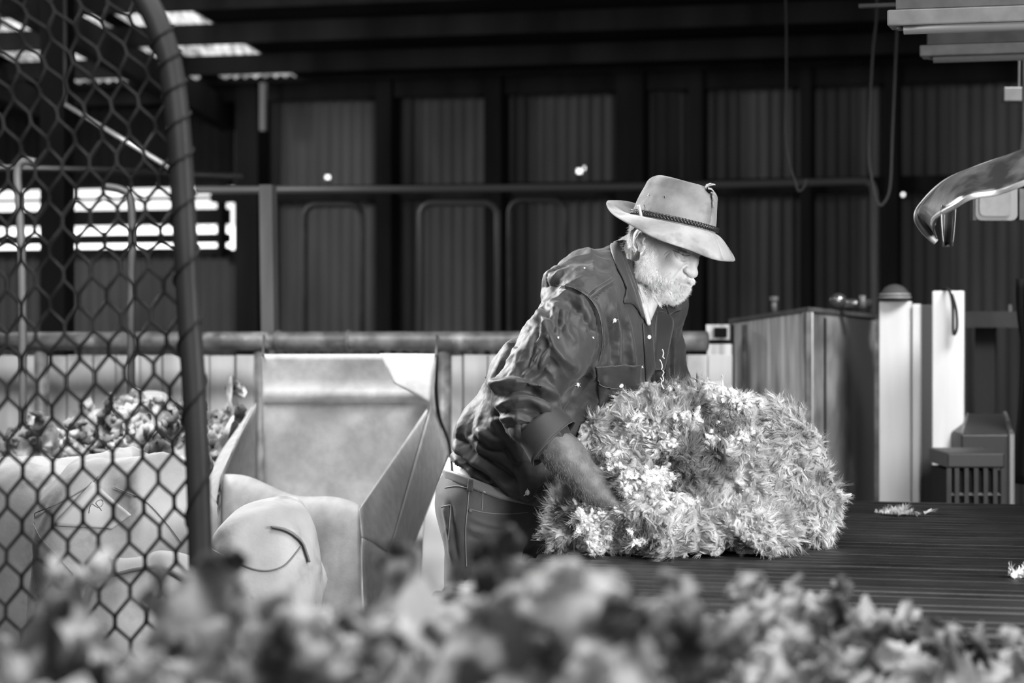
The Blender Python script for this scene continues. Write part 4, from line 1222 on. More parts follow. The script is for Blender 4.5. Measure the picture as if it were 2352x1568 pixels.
# ---------------------------------------------------------------- shirt
def build_shirt():
    xs = axis([(-.20, .0032), (.52, None)]); ys = axis([(5.60, .0036), (5.98, .007), (6.36, None)]); zs = axis([(.98, .0032), (1.62, None)])
    s = SDF(xs, ys, zs)
    torso(s, .004)
    A = [Q(1335, 712, 5.82), Q(1268, 810, 5.755), Q(1202, 905, 5.73)]
    s.chain(A, [.080, .080, .070], .035)
    s.chain([Q(1202, 905, 5.73), Q(1222, 955, 5.715), Q(1253, 1000, 5.70)], [.068, .066, .058], .012)   # rolled lower sleeve
    s.chain([Q(1500, 720, 6.13), Q(1520, 870, 6.2)], [.070, .066], .03)
    s.chain([Q(1520, 870, 6.2), Q(1580, 960, 6.14)], [.066, .050], .02)
    s.cap(Q(1445, 640, 5.99), Q(1445, 660, 5.99), .074, .090, .03)            # collar stand
    # underside of the belly hangs over the belt
    s.ell(Q(1215, 1085, 5.98), (.10, .13, .075), .04)
    # neck opening and V
    s.cap(Q(1462, 560, 5.985), Q(1452, 668, 5.985), .062, .064, .004, '-')
    s.chain([Q(1478, 640, 5.93), Q(1484, 690, 5.89), Q(1494, 745, 5.865)], [.040, .020, .003], .003, '-')
    # hem: cut away below the shirt tail
    V, F = s.mesh()
    return V, F


sV, sF = build_shirt(); sV = relax(sV, sF, 2, .5)
sx, sy_ = topx(sV)
hem = np.interp(sx, [1000, 1035, 1100, 1160, 1200, 1240, 1300], [1050, 1058, 1108, 1146, 1168, 1176, 1180])
keep = sy_ < hem + 4 * vnoise(sV, 30, 1, 2)
fk = keep[sF].all(1); used = np.unique(sF[fk]); mp = np.full(len(sV), -1); mp[used] = np.arange(len(used))
sV, sF = sV[used], mp[sF[fk]]
sN = vnormals(sV, sF)
FL = [  # sleeve
    ([(1225, 705), (1251, 744), (1268, 788), (1290, 820), (1330, 850)], 11, .011),
    ([(1240, 722), (1236, 765), (1222, 800), (1214, 850)], 9, -.006),
    ([(1206, 745), (1170, 800), (1142, 856), (1128, 892)], 11, .009),
    ([(1262, 690), (1292, 722), (1302, 762), (1322, 790)], 10, .006),
    ([(1300, 690), (1326, 712), (1350, 745), (1365, 770)], 8, -.006),
    ([(1330, 672), (1338, 700), (1330, 735)], 7, .005),
    ([(1287, 700), (1280, 740), (1262, 770)], 7, -.005),
    ([(1345, 700), (1352, 735), (1340, 760)], 6, .004),
    ([(1240, 790), (1225, 840), (1200, 870)], 8, .006),
    ([(1260, 830), (1240, 862), (1212, 880)], 7, -.005),
    ([(1125, 893), (1164, 880), (1225, 884), (1262, 898), (1283, 932)], 8, .012),
    ([(1140, 906), (1180, 897), (1228, 902), (1262, 922), (1276, 945)], 9, -.013),
    ([(1136, 935), (1180, 918), (1235, 925), (1275, 950)], 7, .007),
    ([(1140, 955), (1185, 938), (1238, 945), (1268, 965)], 7, -.007),
    ([(1138, 965), (1180, 958), (1225, 972)], 7, .006),
    ([(1160, 985), (1185, 975), (1210, 985)], 6, -.005),
    ([(1290, 930), (1330, 900), (1360, 862), (1372, 820), (1372, 760)], 9, .006),
    ([(1186, 690), (1205, 660), (1240, 640), (1290, 618)], 9, .008),
    ([(1196, 735), (1212, 700), (1246, 662), (1290, 645)], 8, -.007),
    # armhole seam, yoke seam
    ([(1275, 655), (1315, 660), (1355, 685), (1376, 725), (1382, 780), (1374, 830)], 4, .004),
    ([(1282, 662), (1318, 668), (1350, 692), (1368, 728), (1374, 780), (1366, 830)], 3.5, -.004),
    ([(1352, 684), (1375, 665), (1412, 642)], 4, .003), ([(1358, 692), (1380, 673), (1416, 650)], 3, -.0025),
    # front vertical rucks
    ([(1405, 690), (1418, 760), (1420, 840)], 6, .0045), ([(1420, 700), (1432, 760), (1436, 840)], 6, -.0045),
    ([(1436, 720), (1448, 780), (1452, 850)], 6, .005), ([(1392, 720), (1402, 780), (1404, 840)], 5, -.004),
    ([(1522, 740), (1532, 800), (1530, 880)], 5, .005), ([(1540, 730), (1548, 800), (1546, 880)], 5, .004), ([(1532, 735), (1540, 800), (1538, 870)], 4, -.005),
    # waist and back drapes
    ([(1090, 900), (1065, 960), (1048, 1010)], 8, .006), ([(1115, 880), (1088, 950), (1075, 1010)], 8, -.006),
    ([(1040, 1010), (1075, 1050), (1130, 1085), (1190, 1140)], 9, .010), ([(1052, 1000), (1090, 1040), (1145, 1070), (1195, 1110)], 8, -.009),
    ([(1036, 1040), (1080, 1080), (1130, 1115)], 6, .006), ([(1036, 1030), (1080, 1068), (1130, 1100)], 5, -.006),
    ([(1095, 985), (1130, 1010), (1165, 1015)], 9, .007), ([(1085, 1000), (1122, 1030), (1170, 1035)], 7, -.007),
    ([(1130, 960), (1150, 1000), (1190, 1030)], 8, .006), ([(1190, 1060), (1200, 1100), (1215, 1150)], 10, .008),
    ([(1150, 1000), (1175, 1050), (1200, 1070)], 7, -.006),
    ([(1212, 742), (1190, 772), (1178, 800)], 8, -.012), ([(1236, 700), (1205, 730), (1186, 770)], 6, .008),
    ([(1292, 690), (1272, 730), (1282, 770)], 5, .006), ([(1310, 700), (1300, 740), (1285, 765)], 4, -.004), ([(1240, 850), (1250, 820), (1262, 800)], 5, .006), ([(1225, 840), (1232, 815), (1240, 800)], 4, -.005),
    ([(1300, 960), (1320, 900), (1360, 860)], 10, -.008), ([(1395, 860), (1370, 910), (1340, 950)], 8, .006)]
sV = folds(sV, sN, FL, 1.55)
sN = vnormals(sV, sF)
c1_, c2_ = topx(sV)
slv = np.clip(1.2 - np.abs((c1_ - 1240) / 110), 0, 1) * (sV[:, 1] < 5.83)
st_ = sV @ np.array([[1, .2, .5], [-.2, 1, 0], [-.35, 0, .7]]).T
rid = (1 - np.abs(vnoise(st_, 17, 2, 4)) * 2.4)
rid2 = (1 - np.abs(vnoise(sV * [1.4, 1, .45], 15, 2, 9)) * 2.2)
sV = sV + sN * (rid * .0058 * slv + rid2 * .0040 * (1 - slv) + .0009 * vnoise(sV, 90, 2, 5))[:, None]
M_shirt = mat('dark_work_cotton', .018, .62, v2=.040, scale=9, lo=.3, hi=.7, bump=.12, bscale=700, sheen=.12, spec=.55)
shirt = npmesh('shirt', sV, sF, M_shirt, man)
bpy.context.view_layer.update()
BS = bvh_of([shirt]); BB = bvh_of([man])


def tri_eval(B, px, py, off): return snap(B, px, py, off)[0]


def cloth_quad(name, B, edge, off, m, parent, n=14, solid=.003, bulge=.0, rows=None):
    """patch lying on the cloth, outline given as top row and bottom row of pixels"""
    t = cr([(x, y, 0) for x, y in edge[0]], 6); b = cr([(x, y, 0) for x, y in edge[1]], 6)
    def at(l, u):
        i = u * (len(l) - 1); a = int(min(i, len(l) - 2)); return l[a].lerp(l[a + 1], i - a)
    def fn(u, v):
        q = at(t, u).lerp(at(b, u), v)
        e = min(u, 1 - u, v, 1 - v)
        p, nn = snap(B, q.x, q.y, off + bulge * min(1, e * 8))
        return p
    mb = MB(); mb.grid(fn, n, rows or n)
    return mb.build(name, m, parent, smooth=True, solid=solid)


M_seam = mat('worn_seam_thread', .08, .7)
M_btn = mat('pearly_button', .6, .25)
M_shirt2 = mat('shirt_facing', .022, .6, bump=.15, bscale=700, sheen=.1)
fl1 = cloth_quad('pocket_flap', BS, ([(1368, 842), (1420, 838), (1470, 838)], [(1370, 868), (1385, 884), (1422, 890), (1468, 890)]), .004, M_shirt2, shirt, 18)
pk_ = cloth_quad('pocket', BS, ([(1372, 860), (1420, 858), (1468, 858)], [(1378, 960), (1420, 962), (1466, 960)]), .0015, M_shirt2, shirt, 14)
MB().tube(snapline(BS, [(1368, 842), (1420, 838), (1470, 838)], .005), .0012, 4).build('seam', M_seam, fl1)
MB().tube(snapline(BS, [(1370, 868), (1385, 884), (1422, 890), (1468, 890)], .0065), .0011, 4).build('seam', M_seam, fl1)
def button(px, py, B, m, parent, r=.0055, off=.007, nm='button'):
    p, n = snap(B, px, py, off); n = Vector(n).lerp(Vector((0, -1, 0)), .5).normalized()
    return MB().tube([p - n * .001, p + n * .0015], r, 14).build(nm, m, parent)
button(1423, 881, BS, M_btn, shirt)
# placket with buttons
plk = cloth_quad('placket', BS, ([(1474, 742), (1484, 746), (1494, 752)], [(1484, 900), (1496, 900), (1508, 900)]), .003, M_shirt2, shirt, 6, rows=24)
button(1485, 774, BS, M_btn, shirt, .0052)
for pts in ([(1276, 655), (1315, 660), (1355, 685), (1377, 725), (1384, 780), (1376, 830)], [(1352, 684), (1375, 665), (1412, 642)], [(1347, 678), (1370, 659), (1409, 636)]):
    MB().tube(snapline(BS, pts, .0006), .0011, 4).build('seam', M_seam, shirt)


# collar: standing band and pointed leaf, near side; lapel far side
def strip(name, inner, outer, m, parent, n=24, rows=8, solid=.0035, lift=0):
    a = cr([Vector(p) for p in inner], 8); b = cr([Vector(p) for p in outer], 8)
    def at(l, u):
        i = u * (len(l) - 1); k_ = int(min(i, len(l) - 2)); return l[k_].lerp(l[k_ + 1], i - k_)
    mb = MB(); mb.grid(lambda u, v: at(a, u).lerp(at(b, u), v) + Vector((0, -lift * math.sin(math.pi * v), lift * .3 * math.sin(math.pi * v))), n, rows)
    return mb.build(name, m, parent, smooth=True, solid=solid)
bpy.context.view_layer.update(); BSB = bvh_of([shirt, man])
def pstrip(name, inner, outer, o1, o2, m, lift=.006, rows=8, dflt=5.97):
    def lay(l, o):
        q = cr([(x, y, 0) for x, y in l], 6); out = []
        for a in q:
            h = snap(BSB, a.x, a.y, o, -1)[0]
            out.append(P(a.x, a.y, h.y) if h.y > 0 else (P(a.x, a.y, out[-1].y) if out else P(a.x, a.y, dflt)))
        for _ in range(3): out = [out[0]] + [P(q[i].x, q[i].y, (out[i - 1].y + out[i].y * 2 + out[i + 1].y) / 4) for i in range(1, len(out) - 1)] + [out[-1]]
        return out
    return strip(name, lay(inner, o1), lay(outer, o2), m, shirt, lift=lift, rows=rows)
IN = [(1436, 552), (1424, 561), (1431, 593), (1444, 634), (1459, 674), (1474, 728)]
pstrip('collar_band', [(1446, 556), (1434, 564), (1440, 600), (1454, 640), (1468, 680), (1482, 735)], IN, .002, .006, M_shirt, lift=.002, rows=4)
pstrip('collar', IN, [(1410, 556), (1402, 566), (1413, 605), (1430, 640), (1440, 669), (1433, 695), (1453, 698), (1468, 714)], .009, .012, M_shirt2, lift=.006)
pstrip('collar', [(1526, 698), (1540, 691), (1552, 688), (1560, 688)], [(1536, 722), (1552, 716), (1562, 712), (1566, 706)], .010, .012, M_shirt2)
pstrip('placket_fold', [(1508, 716), (1504, 750), (1504, 800), (1502, 850)], [(1530, 718), (1546, 736), (1540, 780), (1526, 850)], .003, .010, M_shirt2)
# turned-back cuff
cu = MB(); ca_ = Vector(Q(1243, 978, 5.70)); cb_ = Vector(Q(1272, 1018, 5.69)); ax = (cb_ - ca_).normalized()
u_ = ax.cross(Vector((0, 1, 0))).normalized(); v_ = ax.cross(u_)
def cuff(u, v):
    a = u * 2 * math.pi; t = -.25 + 1.25 * v
    fl_r = .060 + .006 * v + .004 * math.sin(a * 3 + 1) * v + .008 * max(0, math.cos(a - 3.6)) ** 3 * v
    e = .012 * math.cos(a - 3.4) * v
    return ca_ + ax * ((cb_ - ca_).length * t + e) + (u_ * math.cos(a) + v_ * math.sin(a)) * fl_r
cu.grid(cuff, 48, 10); cuo = cu.build('cuff', M_shirt2, shirt, smooth=True, solid=.004)
MB().tube([cuff(i / 48, 1.0) for i in range(48)], .0016, 4, closed=True).build('seam', M_seam, cuo)
# wool flecks on the cloth
rw = random.Random(8)
for x, y, r in ((1411, 735, .0045), (1327, 883, .0042), (1342, 617, .002), (1281, 776, .0025), (1210, 1130, .006), (1361, 775, .002), (1115, 866, .002), (1472, 842, .003)):
    p, n = snap(BS, x, y, .002)
    mb = MB(); mb.ball(p, r, r, r * 1.2, 7, 5)
    for i in range(7): mb.tube([p, p + Vector((rw.uniform(-1, 1), rw.uniform(-1, 0), rw.uniform(-1, 1))) * r * 1.7], r * .14, 4)
    mb.build('wool_fleck', M_wool, shirt)
mb = MB()
for x, y in ((1520, 800), (1516, 825), (1522, 850), (1518, 868)):
    pts = [P(x + rw.uniform(-3, 3) + i, y + i * 6 + rw.uniform(-2, 2), 5.82) for i in range(5)]; mb.tube(pts, .0014, 4)
mb.build('wool_wisp', M_wool, shirt)

# ---------------------------------------------------------------- jeans
xs = axis([(-.26, .0035), (.2, None)]); ys = axis([(5.72, .006), (6.38, None)]); zs = axis([(.02, .009), (.72, .0038), (1.16, None)])
s = SDF(xs, ys, zs)
s.frame(W_)
s.ell(W_.T @ Q(1140, 1150, 6.08), (.142, .182, .135), .03); s.ell(W_.T @ Q(1166, 1080, 6.06), (.128, .17, .12), .03)
s.frame()
s.ell(Q(1096, 1180, 5.99), (.082, .095, .11), .03); s.ell(Q(1120, 1190, 6.18), (.082, .095, .11), .03)
for L in LEG: s.chain([L[0], L[1], L[2]], [.100, .078, .062], .03)
V, F = s.mesh(); V = relax(V, F, 2, .5)
jx, jy = topx(V)
top = np.interp(jx, [1000, 1030, 1090, 1160, 1220, 1300], [1078, 1082, 1098, 1122, 1135, 1140])
kp = jy > top; fk = kp[F].all(1); used = np.unique(F[fk]); mp = np.full(len(V), -1); mp[used] = np.arange(len(used)); V, F = V[used], mp[F[fk]]
Nn = vnormals(V, F)
JF = [([(1072, 1210), (1120, 1225), (1180, 1222)], 6, .005), ([(1075, 1230), (1125, 1245), (1190, 1240)], 6, -.005), ([(1080, 1190), (1140, 1208), (1200, 1205)], 5, .004),
      ([(1020, 1160), (1030, 1210), (1040, 1290)], 6, .005), ([(1032, 1150), (1042, 1210), (1052, 1290)], 5, -.004), ([(1085, 1260), (1130, 1270), (1180, 1300)], 7, .005)]
V = folds(V, Nn, JF); Nn = vnormals(V, F)
V = V + Nn * ((1 - np.abs(vnoise(V, 14, 2, 6)) * 2) * .0022)[:, None]
M_jean = mat('faded_denim', .035, .8, v2=.085, scale=12, lo=.3, hi=.7, bump=.12, bscale=500, sheen=.2)
jeans = npmesh('jeans', V, F, M_jean, man)
BJ = bvh_of([jeans])
M_st = mat('pale_jeans_stitching', .2, .7)
for pts in ([(1079, 1112), (1075, 1160), (1070, 1220), (1072, 1300)], [(1022, 1120), (1050, 1116), (1078, 1122)], [(1110, 1122), (1108, 1160), (1107, 1172)],
            [(1082, 1170), (1120, 1178), (1170, 1180), (1212, 1176)], [(1110, 1122), (1140, 1130), (1180, 1150)], [(1014, 1164), (1030, 1160), (1036, 1160)], [(1036, 1160), (1033, 1200), (1030, 1240)]):
    MB().tube(snapline(BJ, pts, .0008), .0013, 4).build('stitching', M_st, jeans)
for x, y in ((1082, 1172), (1114, 1128)): button(x, y, BJ, mat('copper_rivet', .3, .3, .8), jeans, .004, .003, 'rivet')
cloth_quad('belt_loop', BJ, ([(1079, 1100), (1089, 1103)], [(1076, 1128), (1086, 1130)]), .007, M_jean, jeans, 4)
# belt
bt = []
for i in range(28):
    x = 1018 + i * 8.2; y = np.interp(x, [1030, 1080, 1150, 1240], [1080, 1098, 1124, 1142])
    p, n = snap(BJ, x, y + 14, .004, 6.0)
    if bt and (p - bt[-1]).length > .06: continue
    bt.append(P(x, y + 4, p.y))
mb = MB()
mb.grid(lambda u, v: bt[int(round(u * (len(bt) - 1)))] + Vector((0, 0, -.026 * v + .006)), len(bt) - 1, 4)
bl_ = mb.build('belt', mat('pale_worn_belt', .22, .5), man, smooth=True, solid=.004)
# boots
for L in LEG:
    a = Vector(L[2]); bo_ = MB()
    s2 = SDF(np.arange(a.x - .14, a.x + .26, .006), np.arange(a.y - .2, a.y + .12, .006), np.arange(-.005, .24, .006))
    s2.cap((a.x, a.y, .17), (a.x, a.y, .08), .055, .05, .02).cap((a.x - .02, a.y + .01, .045), (a.x + .15, a.y - .075, .042), .042, .036, .02)
    s2.ell((a.x + .14, a.y - .07, .035), (.055, .05, .035), .02)
    V, F = s2.mesh(); V[:, 2] = np.maximum(V[:, 2], .002); npmesh('boot', V, F, M_black, man)
# ---------------------------------------------------------------- hat
hn = Vector((.225, .0, .974)).normalized(); F0 = Vector((math.cos(math.radians(-41)), math.sin(math.radians(-41)), 0))
hF = (F0 - hn * F0.dot(hn)).normalized(); hL = hn.cross(hF)
hC = P(1547, 517, 5.955)
def HT(a, r, h, fr=.111, lr=.093, sh=0.0):
    return hC + hF * (math.cos(a) * fr * r + sh) + hL * (math.sin(a) * lr * r) + hn * h
def gz(a, a0, w): 
    d = (a - a0 + math.pi) % (2 * math.pi) - math.pi; return math.exp(-(d / w) ** 2)
M_felt = mat('lit_brim_felt', .22, .85, v2=.36, scale=11, lo=.35, hi=.65, bump=.12, bscale=600, v3=.10, scale3=14, lo3=.50, hi3=.72, sheen=.3, spec=.15)  # paler than the crown: light on the brim put into its colour
CH = .112
def crown(u, v):
    a = u * 2 * math.pi
    hh = CH * (1 + .03 * math.cos(a - math.pi))
    if v < .52:                       # wall
        t = v / .52; h = hh * .74 * t; r = 1 + .015 * math.exp(-t * 8) - .13 * t ** 1.5 * (1 - .35 * math.cos(a)) 
    else:                             # shoulder and top
        t = (v - .52) / .48; r0 = 1 - .13 * (1 - .35 * math.cos(a)); th = min(t / .5, 1) * math.pi / 2
        if t < .5: r = r0 - .34 * (1 - math.cos(th)); h = hh * (.74 + .26 * math.sin(th))
        else: q = (t - .5) / .5; r = (r0 - .34) * (1 - q); h = hh * (1 - .17 * math.sin(q * math.pi / 2) ** 1.2)
    # front pinch and side dents
    fr_ = math.exp(-((a if a < math.pi else a - 2 * math.pi) / .9) ** 2)
    k = max(0, (v - .25)) * 1.2
    r *= 1 - .12 * gz(a, -.95, .42) * min(k, .8) - .12 * gz(a, .95, .42) * min(k, .8)
    r *= 1 - .17 * gz(a, -.75, .50) * math.exp(-((v - .60) / .17) ** 2)
    r *= 1 + .012 * math.sin(a * 5 + v * 6) * min(v * 3, 1)
    return HT(a, r, h - .002, sh=-.002)
mb = MB(); mb.grid(crown, 96, 48)
M_felt2 = mat('stained_shaded_felt', .13, .85, v2=.25, scale=11, lo=.35, hi=.65, bump=.14, bscale=600, v3=.07, scale3=13, lo3=.50, hi3=.72, sheen=.25, spec=.15)  # stain mottling, plus a darker base that paints in the crown's shade
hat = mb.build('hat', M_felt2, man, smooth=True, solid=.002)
def brim(u, v):
    a = u * 2 * math.pi
    dr = .017 + .048 * math.cos(a) - .012 * math.sin(a) + .002 * math.sin(3 * a) - .008 * gz(a, 2.4, .9)
    R0 = (.113, .093); R1 = (.180, .157)
    f = R0[0] + (R1[0] - R0[0]) * v - .002; l = R0[1] + (R1[1] - R0[1]) * v - .002
    return hC + hF * (math.cos(a) * f - .006 * v) + hL * (math.sin(a) * l) + hn * (-dr * v ** 1.5 + .001 - .004 * math.exp(-v * 9) + .0015 * math.sin(a * 7) * v)
mb = MB(); mb.grid(brim, 96, 16); bo2 = mb.build('brim', M_felt, hat, smooth=True, solid=.0035)
# plaited leather band with toggle
M_lea = mat('dark_plaited_leather', .022, .35, spec=.6)
mb = MB()
for k_ in range(3):
    pts = []
    for i in range(420):
        a = i / 420 * 2 * math.pi; ph = a * 26 + k_ * 2.094
        pts.append(HT(a, 1.035 + .022 * math.sin(ph * 2 + .5) * .8, .010 + .0042 * math.sin(ph)))
    mb.tube(pts, .0027, 6, closed=True)
bd = mb.build('hat_band', M_lea, hat, smooth=True)
BH = bvh_of([hat])
dt = snap(BH, 1482, 478, .004, 5.9)[0].y - .004
MB().tube(cr([P(1467, 471, dt), P(1470, 484, dt - .003), P(1473, 499, dt)], 4), .0040, 10).build('toggle', mat('bone_toggle', .4, .4), hat, smooth=True)
MB().tube(cr([P(1474, 494, dt), P(1482, 480, dt - .002), P(1479, 470, dt)], 4), .0012, 6).build('thong', M_lea, hat)
for x, y in ((1491, 448.5), (1527, 453)):
    p, n = snap(BH, x, y, .0006)
    MB().tube([p - n * .0005, p + n * .0010], .0017, 12).build('eyelet', M_black, hat)
    t1 = n.orthogonal().normalized(); t2 = n.cross(t1)
    MB().tube([p + n * .001 + (t1 * math.cos(i) + t2 * math.sin(i)) * .0025 for i in np.linspace(0, 6.2832, 13)[:-1]], .0006, 5, closed=True).build('eyelet_ring', mat('eyelet_brass', .45, .3, .8), hat)
# torn corner of the crown
rw = random.Random(4)
c0 = P(1632, 432, 5.93)
dt = snap(BH, 1618, 440, .0, 5.9)[0].y
tm = MB()
for (x0, y0), (x1, y1), wd in (((1622, 427), (1643, 424), .004), ((1626, 430), (1640, 440), .005), ((1632, 440), (1644, 448), .004), ((1636, 448), (1642, 462), .003), ((1620, 430), (1634, 421), .003), ((1637, 462), (1640, 478), .002)):
    a = P(x0, y0, dt + rw.uniform(-.006, .004)); b = P(x1, y1, dt - .006)
    tm.grid(lambda u, v: a.lerp(b, u) + Vector((0, (v - .5) * .01, (v - .5) * 2 * wd * (1 - u * .7))) + Vector((0, 0, .002 * math.sin(u * 3))), 4, 3)
tm.build('torn_felt', M_felt, hat, smooth=True, solid=.0012)
tm = MB(); tm.ball(P(1629, 434, dt), .006, .006, .010, 8, 6); tm.build('tear', M_black, hat)
# eyes
for e in (EYE, EYE2 + [-.006, -.002, 0]):
    p = Vector(HW(e + [-.0135, 0, 0])); MB().ball(p, .0128, n=20, m=14).build('eye', mat('eye_glint', .12, .1), man, smooth=True)

BB = bvh_of([man])
ls = MB().tube(snapline(BB, [(1545, 574), (1556, 579), (1567, 585), (1576, 588), (1586, 585)], .0001), .0006, 5)
ls.build('eyelashes', M_timber_dark, man)
# ---------------------------------------------------------------- hair
hN = vnormals(bV, bF); hp_x, hp_y = topx(bV)
loc = ((bV - HO) @ HR) / HS
mir = loc.copy(); mir[:, 1] = -np.abs(mir[:, 1]); mw = (mir * HS) @ HR.T + HO; mx, my = topx(mw)
def inpoly(x, y, poly):
    c = np.zeros(len(x), bool); n = len(poly)
    for i in range(n):
        (x1, y1), (x2, y2) = poly[i], poly[(i + 1) % n]
        c ^= ((y1 > y) != (y2 > y)) & (x < (x2 - x1) * (y - y1) / (y2 - y1 + 1e-9) + x1)
    return c
headm = (loc[:, 2] > -.16) & (bV[:, 2] > 1.40)
BEARD = [(1480, 548), (1497, 548), (1503, 575), (1502, 603), (1516, 628), (1536, 644), (1551, 649), (1572, 655), (1592, 655), (1592, 672), (1578, 690), (1535, 705), (1502, 694), (1480, 668), (1462, 645), (1458, 612), (1470, 594), (1486, 580)]
MOUS = [(1548, 644), (1562, 636), (1576, 636), (1590, 639), (1597, 643), (1590, 648), (1572, 643), (1552, 649)]
NAPE = [(1432, 500), (1466, 508), (1452, 522), (1448, 540), (1449, 562), (1446, 578), (1428, 572), (1420, 545)]
SIDE = [(1482, 520), (1508, 530), (1500, 555), (1484, 556)]
BROW = [(1552, 570), (1572, 572), (1592, 580), (1590, 584), (1570, 579), (1552, 577)]
M_wh = mat('white_whiskers', .92, .6, v2=.7, scale=60, lo=.4, hi=.65, spec=.3)
def whisk(r):
    x, y = topx(r); k = np.clip((y - 625) / 35, 0, 1)[:, None]; c = np.clip((x - 1530) / 30, 0, 1)[:, None]
    d = np.array([-.40, -.05, -.8]) * (1 - k) + np.array([.55, -.1, -.55]) * k
    d = d * (1 - c) + np.array([.12, -.15, -.85]) * c
    return d + np.stack([vnoise(r, 130, 1, 60 + q) for q in range(3)], -1) * .55
def pelt(name, mask, n, L, dirf, rad, per_seed, m=M_wh, fuzz=.3, curl=.2, nw=.6, parent=man):
    idx = np.where(mask)[0]; rng = np.random.default_rng(per_seed); i = rng.choice(idx, n)
    root = bV[i] + rng.normal(size=(n, 3)) * .0007 - hN[i] * .0004
    d = unit(hN[i] * nw + dirf(root) + rng.normal(size=(n, 3)) * .18)
    return fibres(name, root, d, rng.uniform(*L, n), np.full(n, .0003), 1, rad, m, parent, per_seed, pts=5, curl=curl, conv=0, fuzz=fuzz)
bm = headm & inpoly(mx, my, BEARD)
pelt('beard', bm, 19000, (.005, .011), whisk, .0003, 1, nw=.28)
pelt('beard_stubble', headm & inpoly(mx, my, [(1500, 555), (1512, 580), (1512, 605), (1530, 630), (1550, 645), (1548, 655), (1500, 640), (1495, 600)]), 1200, (.002, .004), lambda r: np.tile([.25, -.1, -.75], (len(r), 1)), .00022, 5)
pelt('mustache', headm & inpoly(mx, my, MOUS), 2200, (.004, .008), lambda r: np.tile([.05, -.2, -.9], (len(r), 1)), .00033, 2)
pelt('hair', headm & inpoly(mx, my, NAPE), 6000, (.006, .013), lambda r: np.tile([-.3, 0, -.8], (len(r), 1)), .00035, 3, nw=.3)
pelt('hair', headm & inpoly(mx, my, SIDE), 1500, (.006, .013), lambda r: np.tile([.15, 0, -.8], (len(r), 1)), .0003, 4)
pelt('eyebrow', headm & inpoly(mx, my, BROW), 60, (.003, .005), lambda r: np.tile([-.3, -.1, .15], (len(r), 1)), .0003, 6)
pelt('neck_hair', headm & inpoly(mx, my, [(1428, 560), (1450, 570), (1462, 640), (1480, 700), (1490, 690), (1470, 600), (1455, 560)]) & (bV[:, 1] < 5.99), 900, (.003, .008), lambda r: np.tile([-.1, -.1, -.8], (len(r), 1)), .0002, 7)
am = (arm_m > 0) & (hp_y > 985) & (hN[:, 1] < .4)
pelt('arm_hair', am, 1700, (.006, .013), lambda r: np.tile([.35, -.2, -.85], (len(r), 1)), .00014, 8, m=mat('fair_arm_hair', .3, .5), nw=.45)

# ---------------------------------------------------------------- the fleece on the table
s = SDF(np.arange(.03, .88, .0045), np.arange(5.50, 6.36, .0055), np.arange(.84, 1.32, .0045))
for x, y, d, r in ((1640, 1085, 6.0, (.262, .235, .185)), (1812, 1165, 6.0, (.115, .17, .105)), (1505, 955, 5.95, (.085, .12, .065)), (1405, 1003, 5.94, (.072, .10, .065)),
                   (1700, 985, 6.0, (.135, .17, .072)), (1790, 1050, 5.98, (.095, .16, .09)), (1405, 1205, 5.76, (.135, .11, .070)), (1330, 1150, 5.78, (.050, .07, .066)),
                   (1300, 1232, 5.78, (.042, .06, .034)), (1468, 1105, 5.655, (.050, .05, .058)), (1520, 1205, 5.70, (.09, .09, .070)), (1575, 1215, 5.73, (.11, .10, .06)), (1700, 1220, 5.74, (.13, .11, .055)),
                   (1580, 925, 5.98, (.09, .12, .045))):
    s.ell(Q(x, y, d), r, .035)
V, F = s.mesh(); N_ = vnormals(V, F); N_ *= np.sign((N_ * (V - V.mean(0))).sum(1).mean())
g1 = vnoise(V, 13, 3, 11); g2 = 1 - 3 * np.abs(vnoise(V, 26, 2, 12))
V = V + N_ * (.024 * (1 - 2.6 * np.abs(g1)) + .008 * g2 + .004 * vnoise(V, 110, 2, 13) - .010)[:, None]
V[:, 2] = np.maximum(V[:, 2], ZT + .001)
N_ = vnormals(V, F)
rng = np.random.default_rng(21)
wgt = np.clip(.95 - N_[:, 1] + .2 * N_[:, 2], 0, 2) * (V[:, 2] > ZT + .004) * (N_[:, 1] < .35); wgt /= wgt.sum()
nl = 12500; i = rng.choice(len(V), nl, p=wgt)
root = V[i] - N_[i] * .004
flow = np.stack([vnoise(root, 7, 2, 40 + q) for q in range(3)], -1)
flow = flow - N_[i] * np.minimum((flow * N_[i]).sum(1), 0)[:, None]
rad_ = unit(root - np.array(Q(1600, 1120, 6.0)))
dr = unit(N_[i] * .62 + flow * 2.4 + rad_ * .25 + rng.normal(size=(nl, 3)) * .24 + [0, 0, -.10])
bnd = unit(np.stack([vnoise(root, 11, 1, 70 + q) for q in range(3)], -1) + rng.normal(size=(nl, 3)) * .35)
big = rng.random(nl) ** 2
L = .012 + .024 * big; R = (.0026 + .0030 * rng.random(nl) ** 1.6)
lv, lf_ = lock_geo(root, dr, L, R, 3, seg=6, side=5, curl=.5, tip=.55, bend=bnd)
lv[:, 2] = np.maximum(lv[:, 2], ZT + .0008)
nb_ = len(V)
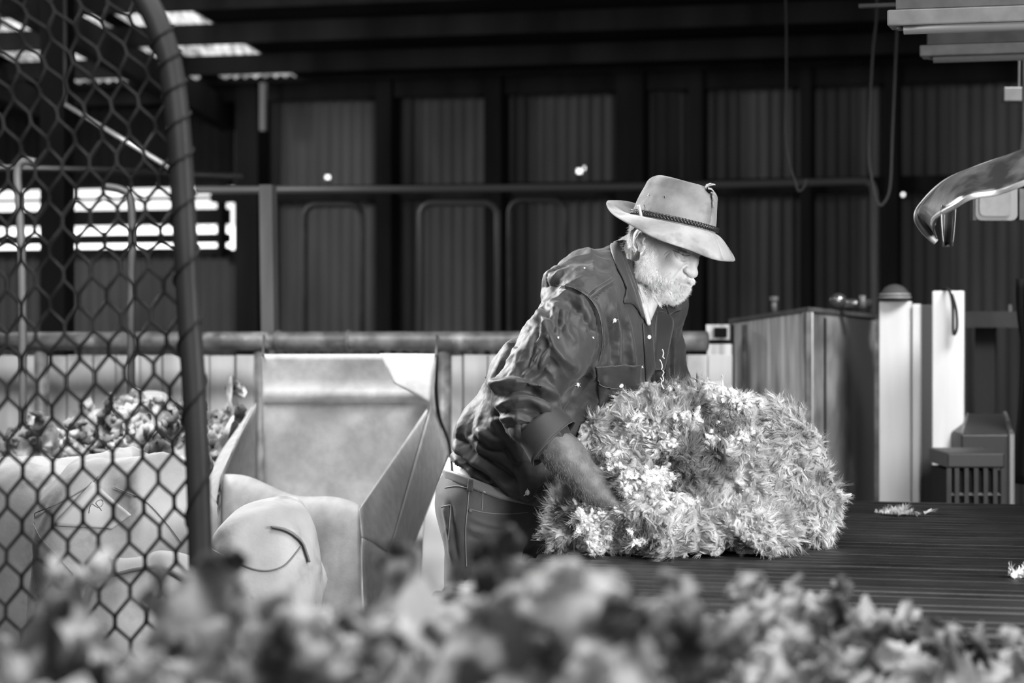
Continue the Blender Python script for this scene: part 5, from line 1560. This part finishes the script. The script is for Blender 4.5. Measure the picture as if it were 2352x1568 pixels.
M_fl = wool_mat('fresh_fleece_wool', .35, .70, 11, .13, 8, .46, .62)
fleece = tag(npmesh('fleece', np.concatenate([V, lv]), np.concatenate([F, lf_ + nb_]), M_fl), 'big freshly shorn fleece bundled on the slatted table in the man\'s hands', 'fleece')
M_fib = wool_mat('loose_wool_fibre', .40, .75, 11, .17, 8, .46, .62)
fibres('loose_fibres', root, dr, L * 1.12, R * 1.35, 15, .00034, M_fib, fleece, 5, pts=7, curl=.5, conv=.1, fuzz=.22, bend=bnd, crimp=.035)
# bright cottony clumps
cl = []; rr_c = []
for x, y, w_, h_ in ((1405, 1060, 26, 24), (1440, 1110, 30, 34), (1500, 1110, 42, 34), (1520, 1090, 24, 22), (1445, 1245, 45, 26), (1370, 1250, 70, 22), (1345, 1200, 34, 44), (1530, 1020, 30, 16), (1590, 960, 40, 22), (1640, 1010, 22, 14), (1700, 1000, 30, 18), (1560, 900, 30, 16), (1700, 920, 50, 18)):
    for _ in range(int(w_ * h_ / 22)):
        cl.append((x + rng.normal() * w_ * .45, y + rng.normal() * h_ * .45))
bpy.context.view_layer.update()
BF = bvh_of([fleece]); rt = []; dn = []
for x, y in cl:
    p, n = snap(BF, x, y, -.001, None)
    if p.y > 6.25 or p.y < 5.5: continue
    rt.append(p); dn.append(n)
rt = np.array(rt); dn = np.array(dn); k_ = len(rt)
dd = unit(dn + rng.normal(size=(k_, 3)) * .5)
lv, lf_ = lock_geo(rt, dd, rng.uniform(.010, .020, k_), rng.uniform(.004, .0075, k_), 9, seg=5, side=6, tip=.6, curl=.4)
lv[:, 2] = np.maximum(lv[:, 2], ZT + .0008)
M_cl = mat('clean_white_wool', .86, .9, spec=.1, sheen=.2, trans=.15)
clump = npmesh('white_clumps', lv, lf_, M_cl, fleece); clump['label'] = 'cleaner white cottony clumps'; clump['kind'] = 'stuff'
fibres('loose_fibres', rt, dd, rng.uniform(.012, .022, k_), np.full(k_, .008), 14, .00045, M_cl, clump, 6, fuzz=.4, curl=.3, conv=.1)
